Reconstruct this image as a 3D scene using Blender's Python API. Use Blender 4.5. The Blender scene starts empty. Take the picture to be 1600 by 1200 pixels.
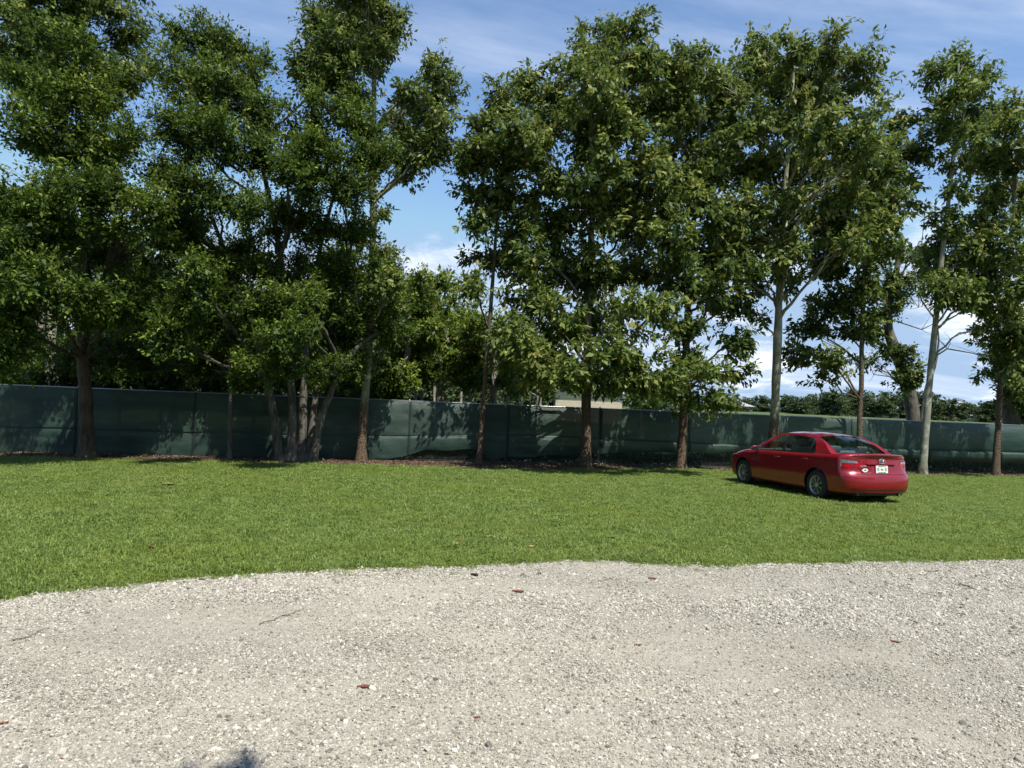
import bpy, bmesh, math, random
import numpy as np
from mathutils import Vector, Matrix
from mathutils.bvhtree import BVHTree

sc = bpy.context.scene
C = sc.collection
RNG = np.random.default_rng(7)
random.seed(7)

# ------------------------------------------------------------------ camera
CAM_H, FOCAL, PITCH, ROLL = 1.85, 1110.0, math.radians(1.65), math.radians(2.3)
F_ = np.array([0, math.cos(PITCH), math.sin(PITCH)])
U0 = np.array([0, -math.sin(PITCH), math.cos(PITCH)])
R0 = np.array([1.0, 0, 0])
R_ = math.cos(ROLL) * R0 + math.sin(ROLL) * U0
U_ = -math.sin(ROLL) * R0 + math.cos(ROLL) * U0
cam_d = bpy.data.cameras.new('camera')
cam_d.sensor_width = 36.0
cam_d.lens = 36.0 * FOCAL / 1600.0
cam_d.clip_end = 3000
cam_d.clip_start = 0.05
cam = bpy.data.objects.new('camera', cam_d)
C.objects.link(cam)
cam.matrix_world = Matrix(((R_[0], U_[0], -F_[0], 0), (R_[1], U_[1], -F_[1], 0), (R_[2], U_[2], -F_[2], CAM_H), (0, 0, 0, 1)))
sc.camera = cam

# ------------------------------------------------------------------ sun, sky, exposure
SUN_EL = math.radians(61)
SUN_H = np.array([0.50, -0.866])            # horizontal direction towards the sun
to_sun = Vector((SUN_H[0] * math.cos(SUN_EL), SUN_H[1] * math.cos(SUN_EL), math.sin(SUN_EL)))
sun_d = bpy.data.lights.new('sun', 'SUN')
sun_d.energy = 5.0
sun_d.angle = math.radians(0.5)
sun_d.color = (1.0, 0.95, 0.87)
sun = bpy.data.objects.new('sun', sun_d)
C.objects.link(sun)
sun.rotation_euler = to_sun.to_track_quat('Z', 'Y').to_euler()
sun.location = (0, 0, 30)

world = bpy.data.worlds.new('World')
sc.world = world
world.use_nodes = True
wn, wl = world.node_tree.nodes, world.node_tree.links
wn.clear()
w_out = wn.new('ShaderNodeOutputWorld')
w_bg = wn.new('ShaderNodeBackground')
w_bg.inputs['Strength'].default_value = 0.115
sky = wn.new('ShaderNodeTexSky')
sky.sky_type = 'NISHITA'
sky.sun_disc = False
sky.sun_elevation = SUN_EL
sky.sun_rotation = math.atan2(SUN_H[0], SUN_H[1])
sky.air_density = 1.0
sky.dust_density = 0.15
sky.ozone_density = 3.0
# thin streaky cloud layer: a direction is carried to a flat layer overhead
tc = wn.new('ShaderNodeTexCoord')
sep = wn.new('ShaderNodeSeparateXYZ')
wl.new(tc.outputs['Generated'], sep.inputs[0])
def wmath(op, a, b=None, c=None):
    n = wn.new('ShaderNodeMath'); n.operation = op
    for k, v in enumerate((a, b, c)):
        if v is None: continue
        if isinstance(v, (int, float)): n.inputs[k].default_value = v
        else: wl.new(v, n.inputs[k])
    return n.outputs[0]
den = wmath('ADD', wmath('MAXIMUM', sep.outputs[2], 0.0), 0.16)
cx = wmath('DIVIDE', sep.outputs[0], den)
cy = wmath('DIVIDE', sep.outputs[1], den)
comb = wn.new('ShaderNodeCombineXYZ')
wl.new(cx, comb.inputs[0]); wl.new(cy, comb.inputs[1])
def wnoise(scale, loc, sx, sy, rot, detail, rough, dist=0.0):
    mp = wn.new('ShaderNodeMapping')
    mp.inputs['Location'].default_value = loc
    mp.inputs['Scale'].default_value = (sx, sy, 1)
    mp.inputs['Rotation'].default_value = (0, 0, rot)
    wl.new(comb.outputs[0], mp.inputs[0])
    n = wn.new('ShaderNodeTexNoise')
    n.inputs['Scale'].default_value = scale
    n.inputs['Detail'].default_value = detail
    n.inputs['Roughness'].default_value = rough
    n.inputs['Distortion'].default_value = dist
    wl.new(mp.outputs[0], n.inputs['Vector'])
    return n.outputs['Fac']
CS = (0.8, 1.2, 9.4, -0.3)
def wramp(fac, lo, hi, vmax):
    n = wn.new('ShaderNodeMapRange')
    n.interpolation_type = 'SMOOTHSTEP'
    n.inputs['From Min'].default_value = lo; n.inputs['From Max'].default_value = hi
    n.inputs['To Min'].default_value = 0.0; n.inputs['To Max'].default_value = vmax
    wl.new(fac, n.inputs['Value'])
    return n.outputs[0]
cirrus = wramp(wnoise(CS[0], (CS[1], CS[2], 0), 0.45, 1.6, CS[3], 9, 0.6, 0.5), 0.49, 0.74, 0.62)
puffs = wramp(wnoise(1.7, (0.4, 5.2, 0), 0.9, 0.75, 0.1, 8, 0.6, 0.2), 0.50, 0.66, 0.9)
low = wn.new('ShaderNodeMapRange')
low.interpolation_type = 'SMOOTHSTEP'
low.inputs['From Min'].default_value = 0.36; low.inputs['From Max'].default_value = 0.14
low.inputs['To Min'].default_value = 0.0; low.inputs['To Max'].default_value = 1.0
wl.new(sep.outputs[2], low.inputs['Value'])
puffs = wmath('MULTIPLY', puffs, low.outputs[0])
cl = wmath('MAXIMUM', cirrus, puffs)
mixc = wn.new('ShaderNodeMixRGB')
mixc.inputs['Color2'].default_value = (7.2, 7.6, 8.2, 1)
wl.new(cl, mixc.inputs['Fac'])
hs = wn.new('ShaderNodeHueSaturation'); hs.inputs['Saturation'].default_value = 1.04; hs.inputs['Value'].default_value = 1.22
wl.new(sky.outputs[0], hs.inputs['Color'])
cap = wn.new('ShaderNodeMixRGB'); cap.blend_type = 'DARKEN'; cap.inputs['Fac'].default_value = 1.0; cap.inputs['Color2'].default_value = (2.7, 3.8, 5.4, 1)
wl.new(hs.outputs[0], cap.inputs['Color1'])
wl.new(cap.outputs[0], mixc.inputs['Color1'])
wl.new(mixc.outputs[0], w_bg.inputs['Color'])
wl.new(w_bg.outputs[0], w_out.inputs['Surface'])

sc.view_settings.view_transform = 'Standard'
sc.view_settings.look = 'None'
sc.view_settings.exposure = 0.5
sc.view_settings.gamma = 1.0
sc.view_settings.use_curve_mapping = False
sc.render.engine = 'CYCLES'
sc.cycles.max_bounces = 6
sc.cycles.diffuse_bounces = 3
sc.cycles.glossy_bounces = 3
sc.cycles.transmission_bounces = 4
sc.cycles.transparent_max_bounces = 12
sc.cycles.use_denoising = True
sc.cycles.use_light_tree = False

# ------------------------------------------------------------------ helpers
def P(px, py, depth):
    """world point seen at a pixel of the 1600 x 1200 photograph, `depth` metres ahead"""
    v = F_ + (px - 800) / FOCAL * R_ - (py - 600) / FOCAL * U_
    return np.array([0, 0, CAM_H]) + v * (depth / v[1])
def G(px, py, z=0.0):
    """the ground point seen at a pixel"""
    v = F_ + (px - 800) / FOCAL * R_ - (py - 600) / FOCAL * U_
    return np.array([0, 0, CAM_H]) + v * ((z - CAM_H) / v[2])

def tag(o, label=None, cat=None, group=None, kind=None):
    if label: o['label'] = label
    if cat: o['category'] = cat
    if group: o['group'] = group
    if kind: o['kind'] = kind
    return o
def link(name, me, mats=None, parent=None):
    o = bpy.data.objects.new(name, me)
    C.objects.link(o)
    if mats is not None and not len(me.materials):
        for m in (mats if isinstance(mats, (list, tuple)) else [mats]):
            me.materials.append(m)
    if parent is not None: o.parent = parent
    return o
def empty(name, loc=(0, 0, 0), rz=0.0):
    o = bpy.data.objects.new(name, None)
    C.objects.link(o)
    o.location = loc; o.rotation_euler = (0, 0, rz)
    o.empty_display_size = 0.3
    return o
def mesh_np(name, V, Fq, smooth=False, attrs=None, matidx=None):
    """V (n,3), Fq (m,k) -> mesh, fast"""
    me = bpy.data.meshes.new(name)
    V = np.asarray(V, dtype=np.float32); Fq = np.asarray(Fq, dtype=np.int32)
    n, m = len(V), len(Fq)
    me.vertices.add(n)
    me.vertices.foreach_set('co', V.ravel())
    if m:
        k = Fq.shape[1]
        me.loops.add(m * k)
        me.loops.foreach_set('vertex_index', Fq.ravel())
        me.polygons.add(m)
        me.polygons.foreach_set('loop_start', np.arange(0, m * k, k, dtype=np.int32))
        if smooth:
            me.polygons.foreach_set('use_smooth', np.ones(m, dtype=bool))
        if matidx is not None:
            me.polygons.foreach_set('material_index', np.asarray(matidx, dtype=np.int32))
    for an, dom, arr in (attrs or []):
        if arr.ndim == 1:
            a = me.attributes.new(an, 'FLOAT', dom); a.data.foreach_set('value', arr.astype(np.float32))
        else:
            a = me.attributes.new(an, 'FLOAT_VECTOR', dom); a.data.foreach_set('vector', arr.astype(np.float32).ravel())
    me.update(calc_edges=True)
    return me
def grid_faces(nu, nv, wrap_v=False):
    i, j = np.meshgrid(np.arange(nu - 1), np.arange(nv if wrap_v else nv - 1), indexing='ij')
    j2 = (j + 1) % nv
    return np.stack([i * nv + j, (i + 1) * nv + j, (i + 1) * nv + j2, i * nv + j2], -1).reshape(-1, 4)
class MB:
    """collects simple solids into one mesh"""
    def __init__(self): self.v = []; self.f = []; self.m = []
    def add(self, V, Fs, m=0):
        b = sum(len(x) for x in self.v)
        self.v.append(np.asarray(V, float))
        for f in Fs: self.f.append(tuple(int(b + i) for i in f)); self.m.append(m)
    def box(self, c, s, m=0, rot=None):
        x, y, z = s[0] / 2, s[1] / 2, s[2] / 2
        V = np.array([(a * x, b * y, d * z) for d in (-1, 1) for b in (-1, 1) for a in (-1, 1)])
        if rot is not None: V = V @ np.array(rot).T
        V = V + np.array(c)
        self.add(V, [(0, 2, 3, 1), (4, 5, 7, 6), (0, 1, 5, 4), (2, 6, 7, 3), (0, 4, 6, 2), (1, 3, 7, 5)], m)
    def tube(self, pts, rad, k=8, m=0, caps=True):
        V, Fq = tube_arrays(np.asarray(pts, float)[None], np.asarray(rad, float)[None] if np.ndim(rad) else np.full((1, len(pts)), rad), k)
        Fs = [tuple(f) for f in Fq]
        n = len(pts)
        if caps:
            Fs.append(tuple(range(k))[::-1]); Fs.append(tuple((n - 1) * k + i for i in range(k)))
        self.add(V, Fs, m)
    def mesh(self, name, smooth=False, bevel=0.0, angle=None):
        me = bpy.data.meshes.new(name)
        me.from_pydata(np.concatenate(self.v).tolist(), [], self.f)
        me.polygons.foreach_set('material_index', np.array(self.m, dtype=np.int32))
        if smooth: me.polygons.foreach_set('use_smooth', np.ones(len(self.f), dtype=bool))
        me.update()
        if bevel:
            bm = bmesh.new(); bm.from_mesh(me)
            bmesh.ops.bevel(bm, geom=bm.edges[:], offset=bevel, segments=2, affect='EDGES', profile=0.6)
            bm.to_mesh(me); bm.free()
        if angle is not None:
            me.polygons.foreach_set('use_smooth', np.ones(len(me.polygons), dtype=bool))
            me.set_sharp_from_angle(angle=math.radians(angle))
        return me
def tube_arrays(paths, radii, k):
    """paths (M,S,3), radii (M,S) -> verts, quads"""
    M, S, _ = paths.shape
    t = np.gradient(paths, axis=1)
    t /= np.linalg.norm(t, axis=2, keepdims=True) + 1e-9
    mean = paths[:, -1] - paths[:, 0]
    ref = np.where(np.abs(mean[:, 2:3]) > 0.8 * np.linalg.norm(mean, axis=1, keepdims=True), np.array([[1.0, 0.1, 0]]), np.array([[0.1, 0, 1.0]]))
    ref = np.repeat(ref[:, None, :], S, 1)
    a = np.cross(t, ref); a /= np.linalg.norm(a, axis=2, keepdims=True) + 1e-9
    b = np.cross(t, a)
    th = np.arange(k) * 2 * math.pi / k
    ring = a[:, :, None, :] * np.cos(th)[None, None, :, None] + b[:, :, None, :] * np.sin(th)[None, None, :, None]
    V = paths[:, :, None, :] + ring * radii[:, :, None, None]
    base = grid_faces(S, k, True)
    Fq = (base[None] + (np.arange(M) * S * k)[:, None, None]).reshape(-1, 4)
    return V.reshape(-1, 3), Fq[:, ::-1]
_perm = np.random.default_rng(3).random((256, 256))
def vnoise(x, y):
    xi = np.floor(x).astype(int); yi = np.floor(y).astype(int)
    fx = x - xi; fy = y - yi
    fx = fx * fx * (3 - 2 * fx); fy = fy * fy * (3 - 2 * fy)
    g = lambda a, b: _perm[a % 256, b % 256]
    return (g(xi, yi) * (1 - fx) + g(xi + 1, yi) * fx) * (1 - fy) + (g(xi, yi + 1) * (1 - fx) + g(xi + 1, yi + 1) * fx) * fy
def fbm(x, y, o=4):
    s = 0; a = 0.5; n = 0
    for k in range(o):
        s = s + a * vnoise(x * 2 ** k + 17 * k, y * 2 ** k + 5 * k); n += a; a *= 0.5
    return s / n

# ------------------------------------------------------------------ materials
class Mat:
    def __init__(self, name):
        self.m = bpy.data.materials.new(name); self.m.use_nodes = True
        self.n = self.m.node_tree.nodes; self.l = self.m.node_tree.links
        self.n.clear()
        self.out = self.n.new('ShaderNodeOutputMaterial')
        self.bsdf = self.n.new('ShaderNodeBsdfPrincipled')
        self.l.new(self.bsdf.outputs[0], self.out.inputs[0])
    def node(self, t, **kw):
        n = self.n.new(t)
        for k, v in kw.items():
            if k in n.inputs.keys():
                if hasattr(v, 'is_linked') or isinstance(v, bpy.types.NodeSocket): self.l.new(v, n.inputs[k])
                else: n.inputs[k].default_value = v
            else: setattr(n, k, v)
        return n
    def coord(self, which='Object'):
        return self.node('ShaderNodeTexCoord').outputs[which]
    def mapping(self, vec, scale=(1, 1, 1), rot=(0, 0, 0), loc=(0, 0, 0)):
        n = self.node('ShaderNodeMapping'); n.inputs['Scale'].default_value = scale
        n.inputs['Rotation'].default_value = rot; n.inputs['Location'].default_value = loc
        self.l.new(vec, n.inputs[0]); return n.outputs[0]
    def noise(self, vec, scale, detail=4, rough=0.55, dist=0.0):
        n = self.node('ShaderNodeTexNoise', Scale=scale, Detail=detail, Roughness=rough, Distortion=dist)
        self.l.new(vec, n.inputs['Vector']); return n.outputs['Fac']
    def voronoi(self, vec, scale, feature='F1', out='Distance'):
        n = self.node('ShaderNodeTexVoronoi', Scale=scale); n.feature = feature
        self.l.new(vec, n.inputs['Vector']); return n.outputs[out]
    def ramp(self, fac, stops):
        n = self.node('ShaderNodeValToRGB'); r = n.color_ramp
        while len(r.elements) < len(stops): r.elements.new(0.5)
        for e, (p, c) in zip(r.elements, stops):
            e.position = p; e.color = (*c, 1) if len(c) == 3 else c
        self.l.new(fac, n.inputs[0]); return n.outputs[0]
    def mix(self, fac, a, b, blend='MIX'):
        n = self.node('ShaderNodeMixRGB'); n.blend_type = blend
        for k, v in ((0, fac), (1, a), (2, b)):
            if isinstance(v, bpy.types.NodeSocket): self.l.new(v, n.inputs[k])
            elif isinstance(v, (int, float)): n.inputs[k].default_value = v
            else: n.inputs[k].default_value = (*v, 1)
        return n.outputs[0]
    def math(self, op, a, b=None):
        n = self.node('ShaderNodeMath'); n.operation = op
        for k, v in ((0, a), (1, b)):
            if v is None: continue
            if isinstance(v, bpy.types.NodeSocket): self.l.new(v, n.inputs[k])
            else: n.inputs[k].default_value = v
        return n.outputs[0]
    def rng(self, v, a, b, c=0.0, d=1.0):
        n = self.node('ShaderNodeMapRange'); n.interpolation_type = 'SMOOTHSTEP'
        n.inputs['From Min'].default_value = a; n.inputs['From Max'].default_value = b
        n.inputs['To Min'].default_value = c; n.inputs['To Max'].default_value = d
        self.l.new(v, n.inputs['Value']); return n.outputs[0]
    def attr(self, name):
        n = self.node('ShaderNodeAttribute'); n.attribute_name = name; return n.outputs['Fac']
    def bump(self, h, strength=0.5, dist=0.02):
        n = self.node('ShaderNodeBump'); n.inputs['Strength'].default_value = strength; n.inputs['Distance'].default_value = dist
        self.l.new(h, n.inputs['Height']); self.l.new(n.outputs[0], self.bsdf.inputs['Normal']); return n.outputs[0]
    def set(self, **kw):
        for k, v in kw.items():
            k = k.replace('_', ' ')
            s = self.bsdf.inputs[k]
            if isinstance(v, bpy.types.NodeSocket): self.l.new(v, s)
            elif isinstance(v, (tuple, list)) and len(v) == 3: s.default_value = (*v, 1)
            else: s.default_value = v
        return self
def plain(name, col, rough=0.6, metal=0.0, var=0.12, scale=14.0, **kw):
    m = Mat(name)
    f = m.noise(m.coord(), scale, 3)
    c = m.mix(f, tuple(x * (1 - var) for x in col), tuple(min(1, x * (1 + var)) for x in col))
    m.set(Base_Color=c, Roughness=rough, Metallic=metal, **kw)
    return m.m

def leaf_mat(name, stops, transl=0.32, rough=0.5, tcol=(0.16, 0.24, 0.03), spec=0.2):
    m = Mat(name)
    t = m.attr('tint')
    col = m.ramp(t, stops)
    m.set(Base_Color=col, Roughness=rough)
    m.bsdf.inputs['Specular IOR Level'].default_value = spec
    tr = m.node('ShaderNodeBsdfTranslucent')
    tcm = m.mix(0.5, col, tcol)
    m.l.new(tcm, tr.inputs['Color'])
    mx = m.node('ShaderNodeMixShader'); mx.inputs[0].default_value = transl
    m.l.new(m.bsdf.outputs[0], mx.inputs[1]); m.l.new(tr.outputs[0], mx.inputs[2])
    m.l.new(mx.outputs[0], m.out.inputs[0])
    return m.m
M = {}
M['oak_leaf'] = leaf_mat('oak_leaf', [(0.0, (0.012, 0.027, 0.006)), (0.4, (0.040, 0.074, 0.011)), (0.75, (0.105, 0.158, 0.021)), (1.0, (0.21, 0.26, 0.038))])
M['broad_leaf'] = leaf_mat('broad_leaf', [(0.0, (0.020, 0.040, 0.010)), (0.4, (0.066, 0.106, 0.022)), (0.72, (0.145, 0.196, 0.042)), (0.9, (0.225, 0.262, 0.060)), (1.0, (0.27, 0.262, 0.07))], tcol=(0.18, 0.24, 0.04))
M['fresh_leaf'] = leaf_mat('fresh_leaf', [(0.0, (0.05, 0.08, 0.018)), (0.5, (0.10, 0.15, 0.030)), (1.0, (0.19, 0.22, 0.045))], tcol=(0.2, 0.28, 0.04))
M['far_leaf'] = leaf_mat('far_leaf', [(0.0, (0.028, 0.048, 0.020)), (0.6, (0.05, 0.078, 0.030)), (1.0, (0.085, 0.11, 0.045))], transl=0.2)
M['dry_leaf'] = plain('dry_leaf', (0.22, 0.07, 0.025), 0.7, var=0.35, scale=25)

def bark(name, c0, c1, scale, bump=0.7, stock=None):
    m = Mat(name)
    co = m.coord()
    v = m.mapping(co, (1, 1, 0.28))
    n1 = m.noise(v, scale, 7, 0.7)
    n2 = m.noise(co, 2.2, 3, 0.5)
    col = m.mix(m.rng(n1, 0.35, 0.65), c0, c1)
    col = m.mix(m.rng(n2, 0.45, 0.75, 0, 0.5), col, tuple(x * 1.5 for x in c1))
    hgt = n1
    if stock:
        z = m.node('ShaderNodeSeparateXYZ'); m.l.new(co, z.inputs[0])
        nz = m.noise(co, 6, 5, 0.6)
        edge = m.math('ADD', z.outputs[2], m.math('MULTIPLY', nz, 1.6))
        f = m.rng(edge, stock[0], stock[0] + 0.5)
        scal = m.voronoi(m.mapping(co, (1, 1, 0.55)), 22, 'DISTANCE_TO_EDGE')
        rough_c = m.mix(m.rng(scal, 0.02, 0.14), (0.030, 0.020, 0.014), (0.15, 0.10, 0.062))
        smooth_c = m.mix(m.rng(m.noise(m.mapping(co, (1, 1, 0.5)), 7, 6, 0.65), 0.35, 0.7), stock[1], stock[2])
        blot = m.rng(m.noise(co, 3.5, 4, 0.6), 0.5, 0.66, 0, 0.8)
        smooth_c = m.mix(blot, smooth_c, tuple(min(1, x * 1.55) for x in stock[2]))
        col = m.mix(f, rough_c, smooth_c)
        inv = m.math('SUBTRACT', 1.0, f)
        hgt = m.math('ADD', m.math('MULTIPLY', m.rng(scal, 0.0, 0.2), inv), m.math('MULTIPLY', n1, 0.25))
    m.set(Base_Color=col, Roughness=0.85)
    m.bump(hgt, bump, 0.03)
    return m.m
M['oak_bark'] = bark('oak_bark', (0.032, 0.028, 0.022), (0.125, 0.112, 0.092), 14, 0.9)
M['brown_bark'] = bark('brown_bark', (0.028, 0.020, 0.013), (0.085, 0.062, 0.040), 12, 0.8)
M['pale_bark'] = bark('pale_bark', (0.1, 0.09, 0.07), (0.3, 0.28, 0.22), 10, 0.5, stock=(2.3, (0.15, 0.152, 0.092), (0.27, 0.265, 0.185)))
M['grey_bark'] = bark('grey_bark', (0.1, 0.09, 0.07), (0.3, 0.28, 0.22), 10, 0.5, stock=(0.7, (0.17, 0.17, 0.125), (0.28, 0.28, 0.22)))
M['scaly_bark'] = bark('scaly_bark', (0.1, 0.09, 0.07), (0.3, 0.28, 0.22), 10, 0.6, stock=(4.0, (0.06, 0.055, 0.038), (0.11, 0.10, 0.072)))
M['far_bark'] = bark('far_bark', (0.12, 0.10, 0.08), (0.34, 0.31, 0.26), 8, 0.5)

# ------------------------------------------------------------------ the ground
FA = np.array([P(0, 602, 19.3)[0], 19.3]); FB = np.array([P(1600, 665, 26.3)[0], 26.3])   # fence line through these two
FDIR = (FB - FA) / np.linalg.norm(FB - FA)
FNRM = np.array([-FDIR[1], FDIR[0]])                    # away from the camera
def fence_depth(px):
    """depth of the fence line at a pixel column (near the horizon)"""
    v = F_ + (px - 800) / FOCAL * R_ - (635 - 600) / FOCAL * U_
    d = v[:2] / v[1]
    A = np.array([d, -FDIR]).T
    s = np.linalg.solve(A, FA)
    return s[0]
def beyond(x, y):
    return (x - FA[0]) * FNRM[0] + (y - FA[1]) * FNRM[1]
def zg(x, y):
    b = np.maximum(beyond(x, y) - 4.0, 0)
    rise = 0.021 * b
    return np.minimum(rise, 2.7 + 0.002 * b)
xs = np.concatenate([np.linspace(-900, -40, 30)[:-1], np.linspace(-40, 50, 91), np.linspace(50, 900, 30)[1:]])
ys = np.concatenate([np.linspace(-300, -6, 12)[:-1], np.linspace(-6, 60, 67), np.linspace(60, 1500, 70)[1:]])
gx, gy = np.meshgrid(xs, ys, indexing='ij')
gz = zg(gx, gy) + 0.03 * (fbm(gx * 0.15, gy * 0.15, 3) - 0.5) * np.clip((np.hypot(gx, gy) - 12) / 20, 0, 1)
m = Mat('turf_soil')
co = m.coord()
n1 = m.noise(co, 0.35, 4); n2 = m.noise(co, 9.0, 5, 0.7); n3 = m.noise(co, 60, 3, 0.7)
c = m.mix(m.rng(n1, 0.3, 0.7), (0.055, 0.095, 0.018), (0.095, 0.135, 0.032))
c = m.mix(m.rng(n2, 0.5, 0.8, 0, 0.55), c, (0.13, 0.13, 0.045))
c = m.mix(m.rng(n3, 0.35, 0.65, 0, 0.5), c, (0.035, 0.055, 0.012))
m.set(Base_Color=c, Roughness=0.95)
m.bump(m.math('ADD', n2, n3), 0.7, 0.04)
M['turf'] = m.m
ground = link('ground', mesh_np('ground', np.stack([gx, gy, gz], -1).reshape(-1, 3), grid_faces(len(xs), len(ys)), True), M['turf'])
tag(ground, 'green turf ground reaching from the lawn to the far field', None, None, 'structure')

# the near edge of the lawn, read along the photograph and laid out on the ground
edge_px = [(-400, 1010), (-150, 968), (0, 945), (60, 932), (170, 921), (260, 910), (420, 901), (560, 893), (700, 890), (800, 884), (880, 879), (960, 880), (1060, 886), (1140, 887), (1230, 883), (1330, 882), (1480, 879), (1600, 877), (1850, 874), (2300, 872)]
edge = np.array([G(x, y)[:2] for x, y in edge_px])
edge = edge[np.argsort(edge[:, 0])]
def edge_y(x):
    e = np.interp(x, edge[:, 0], edge[:, 1])
    return e + 0.20 * (fbm(x * 1.3, x * 0 + 3.3, 4) - 0.5) + 0.16 * (fbm(x * 7.0, x * 0 + 8.1, 3) - 0.5)

# gravel drive: one sheet 4 mm and more above the turf
m = Mat('crushed_stone')
co = m.coord()
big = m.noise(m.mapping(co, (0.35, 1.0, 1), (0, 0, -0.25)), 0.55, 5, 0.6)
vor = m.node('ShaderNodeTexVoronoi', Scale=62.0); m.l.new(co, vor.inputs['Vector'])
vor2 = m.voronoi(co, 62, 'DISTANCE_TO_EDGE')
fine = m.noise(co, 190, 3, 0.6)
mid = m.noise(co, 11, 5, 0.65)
stone = m.mix(m.rng(vor.outputs['Color'], 0.1, 0.9), (0.225, 0.205, 0.16), (0.39, 0.364, 0.30))  # dark end partly stands for shade between stones, put into the colour
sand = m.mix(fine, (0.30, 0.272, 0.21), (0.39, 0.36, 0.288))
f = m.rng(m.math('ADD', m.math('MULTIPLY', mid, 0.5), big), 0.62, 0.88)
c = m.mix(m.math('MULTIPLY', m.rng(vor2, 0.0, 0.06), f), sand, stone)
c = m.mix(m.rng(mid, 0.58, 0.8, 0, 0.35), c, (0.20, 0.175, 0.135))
m.set(Base_Color=c, Roughness=0.95)
m.bump(m.math('ADD', m.math('MULTIPLY', m.rng(vor2, 0, 0.12), f), m.math('MULTIPLY', fine, 0.5)), 0.6, 0.012)
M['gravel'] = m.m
NX = 260
gxs = np.linspace(-45, 55, NX * 2)
V = []
rows = 30
ey = edge_y(gxs)
for k in range(rows):
    t = k / (rows - 1)
    yy = -14 * (1 - t) + (ey + 0.10) * t
    d = ey + 0.10 - yy
    zz = 0.012 + 0.02 * (fbm(gxs * 0.9, yy * 0.9 + 40, 3) - 0.5) * np.clip(d, 0, 1)
    V.append(np.stack([gxs, yy, np.maximum(zz, 0.006)], -1))
V = np.stack(V, 1).reshape(-1, 3)
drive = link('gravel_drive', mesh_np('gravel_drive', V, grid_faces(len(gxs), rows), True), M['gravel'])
tag(drive, 'pale crushed stone drive in the foreground', None, None, 'structure')

# mulch strip under the trees
m = Mat('leaf_mulch')
co = m.coord()
n1 = m.noise(co, 26, 5, 0.75); n2 = m.noise(co, 3, 3)
c = m.ramp(n1, [(0.3, (0.035, 0.022, 0.014)), (0.5, (0.10, 0.062, 0.040)), (0.68, (0.20, 0.13, 0.085)), (0.8, (0.30, 0.22, 0.15))])
m.set(Base_Color=c, Roughness=0.95); m.bump(n1, 1.0, 0.04)
M['mulch'] = m.m
def along(s, off): return FA + FDIR * s + FNRM * off
LEN = np.linalg.norm(FB - FA)
ss = np.linspace(-8, LEN + 12, 240)
def mulch_w(s):        # how far the bare strip reaches out in front of the fence
    w = np.interp(s, [-8, 0, 4, 8, 11, 13, 15, 16.5, 18, 24, 30, 45], [1.5, 1.5, 1.5, 1.6, 1.7, 1.75, 1.65, 1.1, 0.75, 0.7, 0.65, 0.6])
    return w + 1.1 * (fbm(s * 1.1, s * 0 + 9, 4) - 0.5)
V = []
for k in range(8):
    off = -mulch_w(ss) * (1 - k / 7) + 1.2 * (k / 7)
    p = FA[None] + FDIR[None] * ss[:, None] + FNRM[None] * off[:, None]
    V.append(np.c_[p, np.full(len(ss), 0.022)])
mulch = link('mulch_bed', mesh_np('mulch_bed', np.stack(V, 1).reshape(-1, 3), grid_faces(len(ss), 8), True), M['mulch'])
tag(mulch, 'brown leaf mulch strip along the foot of the fence', None, None, 'structure')

# ------------------------------------------------------------------ scattered stuff (geometry nodes on prepared points)
def src_collection(name, meshes, mats):
    col = bpy.data.collections.new(name)
    for i, me in enumerate(meshes):
        o = bpy.data.objects.new(name + '_piece', me)
        if not len(me.materials): me.materials.append(mats)
        col.objects.link(o)
    return col
def scatter(name, pts, rot, scl, col):
    me = mesh_np(name, pts, np.zeros((0, 3), int), attrs=[('rot', 'POINT', rot), ('scl', 'POINT', scl)])
    ob = link(name, me)
    ng = bpy.data.node_groups.new(name, 'GeometryNodeTree')
    ng.interface.new_socket('Geometry', in_out='INPUT', socket_type='NodeSocketGeometry')
    ng.interface.new_socket('Geometry', in_out='OUTPUT', socket_type='NodeSocketGeometry')
    N, L = ng.nodes, ng.links
    gi = N.new('NodeGroupInput'); go = N.new('NodeGroupOutput')
    ci = N.new('GeometryNodeCollectionInfo')
    ci.inputs['Collection'].default_value = col
    ci.inputs['Separate Children'].default_value = True
    ci.inputs['Reset Children'].default_value = True
    ip = N.new('GeometryNodeInstanceOnPoints')
    ip.inputs['Pick Instance'].default_value = True
    a1 = N.new('GeometryNodeInputNamedAttribute'); a1.data_type = 'FLOAT_VECTOR'; a1.inputs['Name'].default_value = 'rot'
    a2 = N.new('GeometryNodeInputNamedAttribute'); a2.data_type = 'FLOAT_VECTOR'; a2.inputs['Name'].default_value = 'scl'
    e2r = N.new('FunctionNodeEulerToRotation')
    L.new(gi.outputs[0], ip.inputs['Points']); L.new(ci.outputs[0], ip.inputs['Instance'])
    L.new(a1.outputs[0], e2r.inputs[0]); L.new(e2r.outputs[0], ip.inputs['Rotation']); L.new(a2.outputs[0], ip.inputs['Scale'])
    L.new(ip.outputs[0], go.inputs[0])
    md = ob.modifiers.new('scatter', 'NODES'); md.node_group = ng
    return ob

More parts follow.
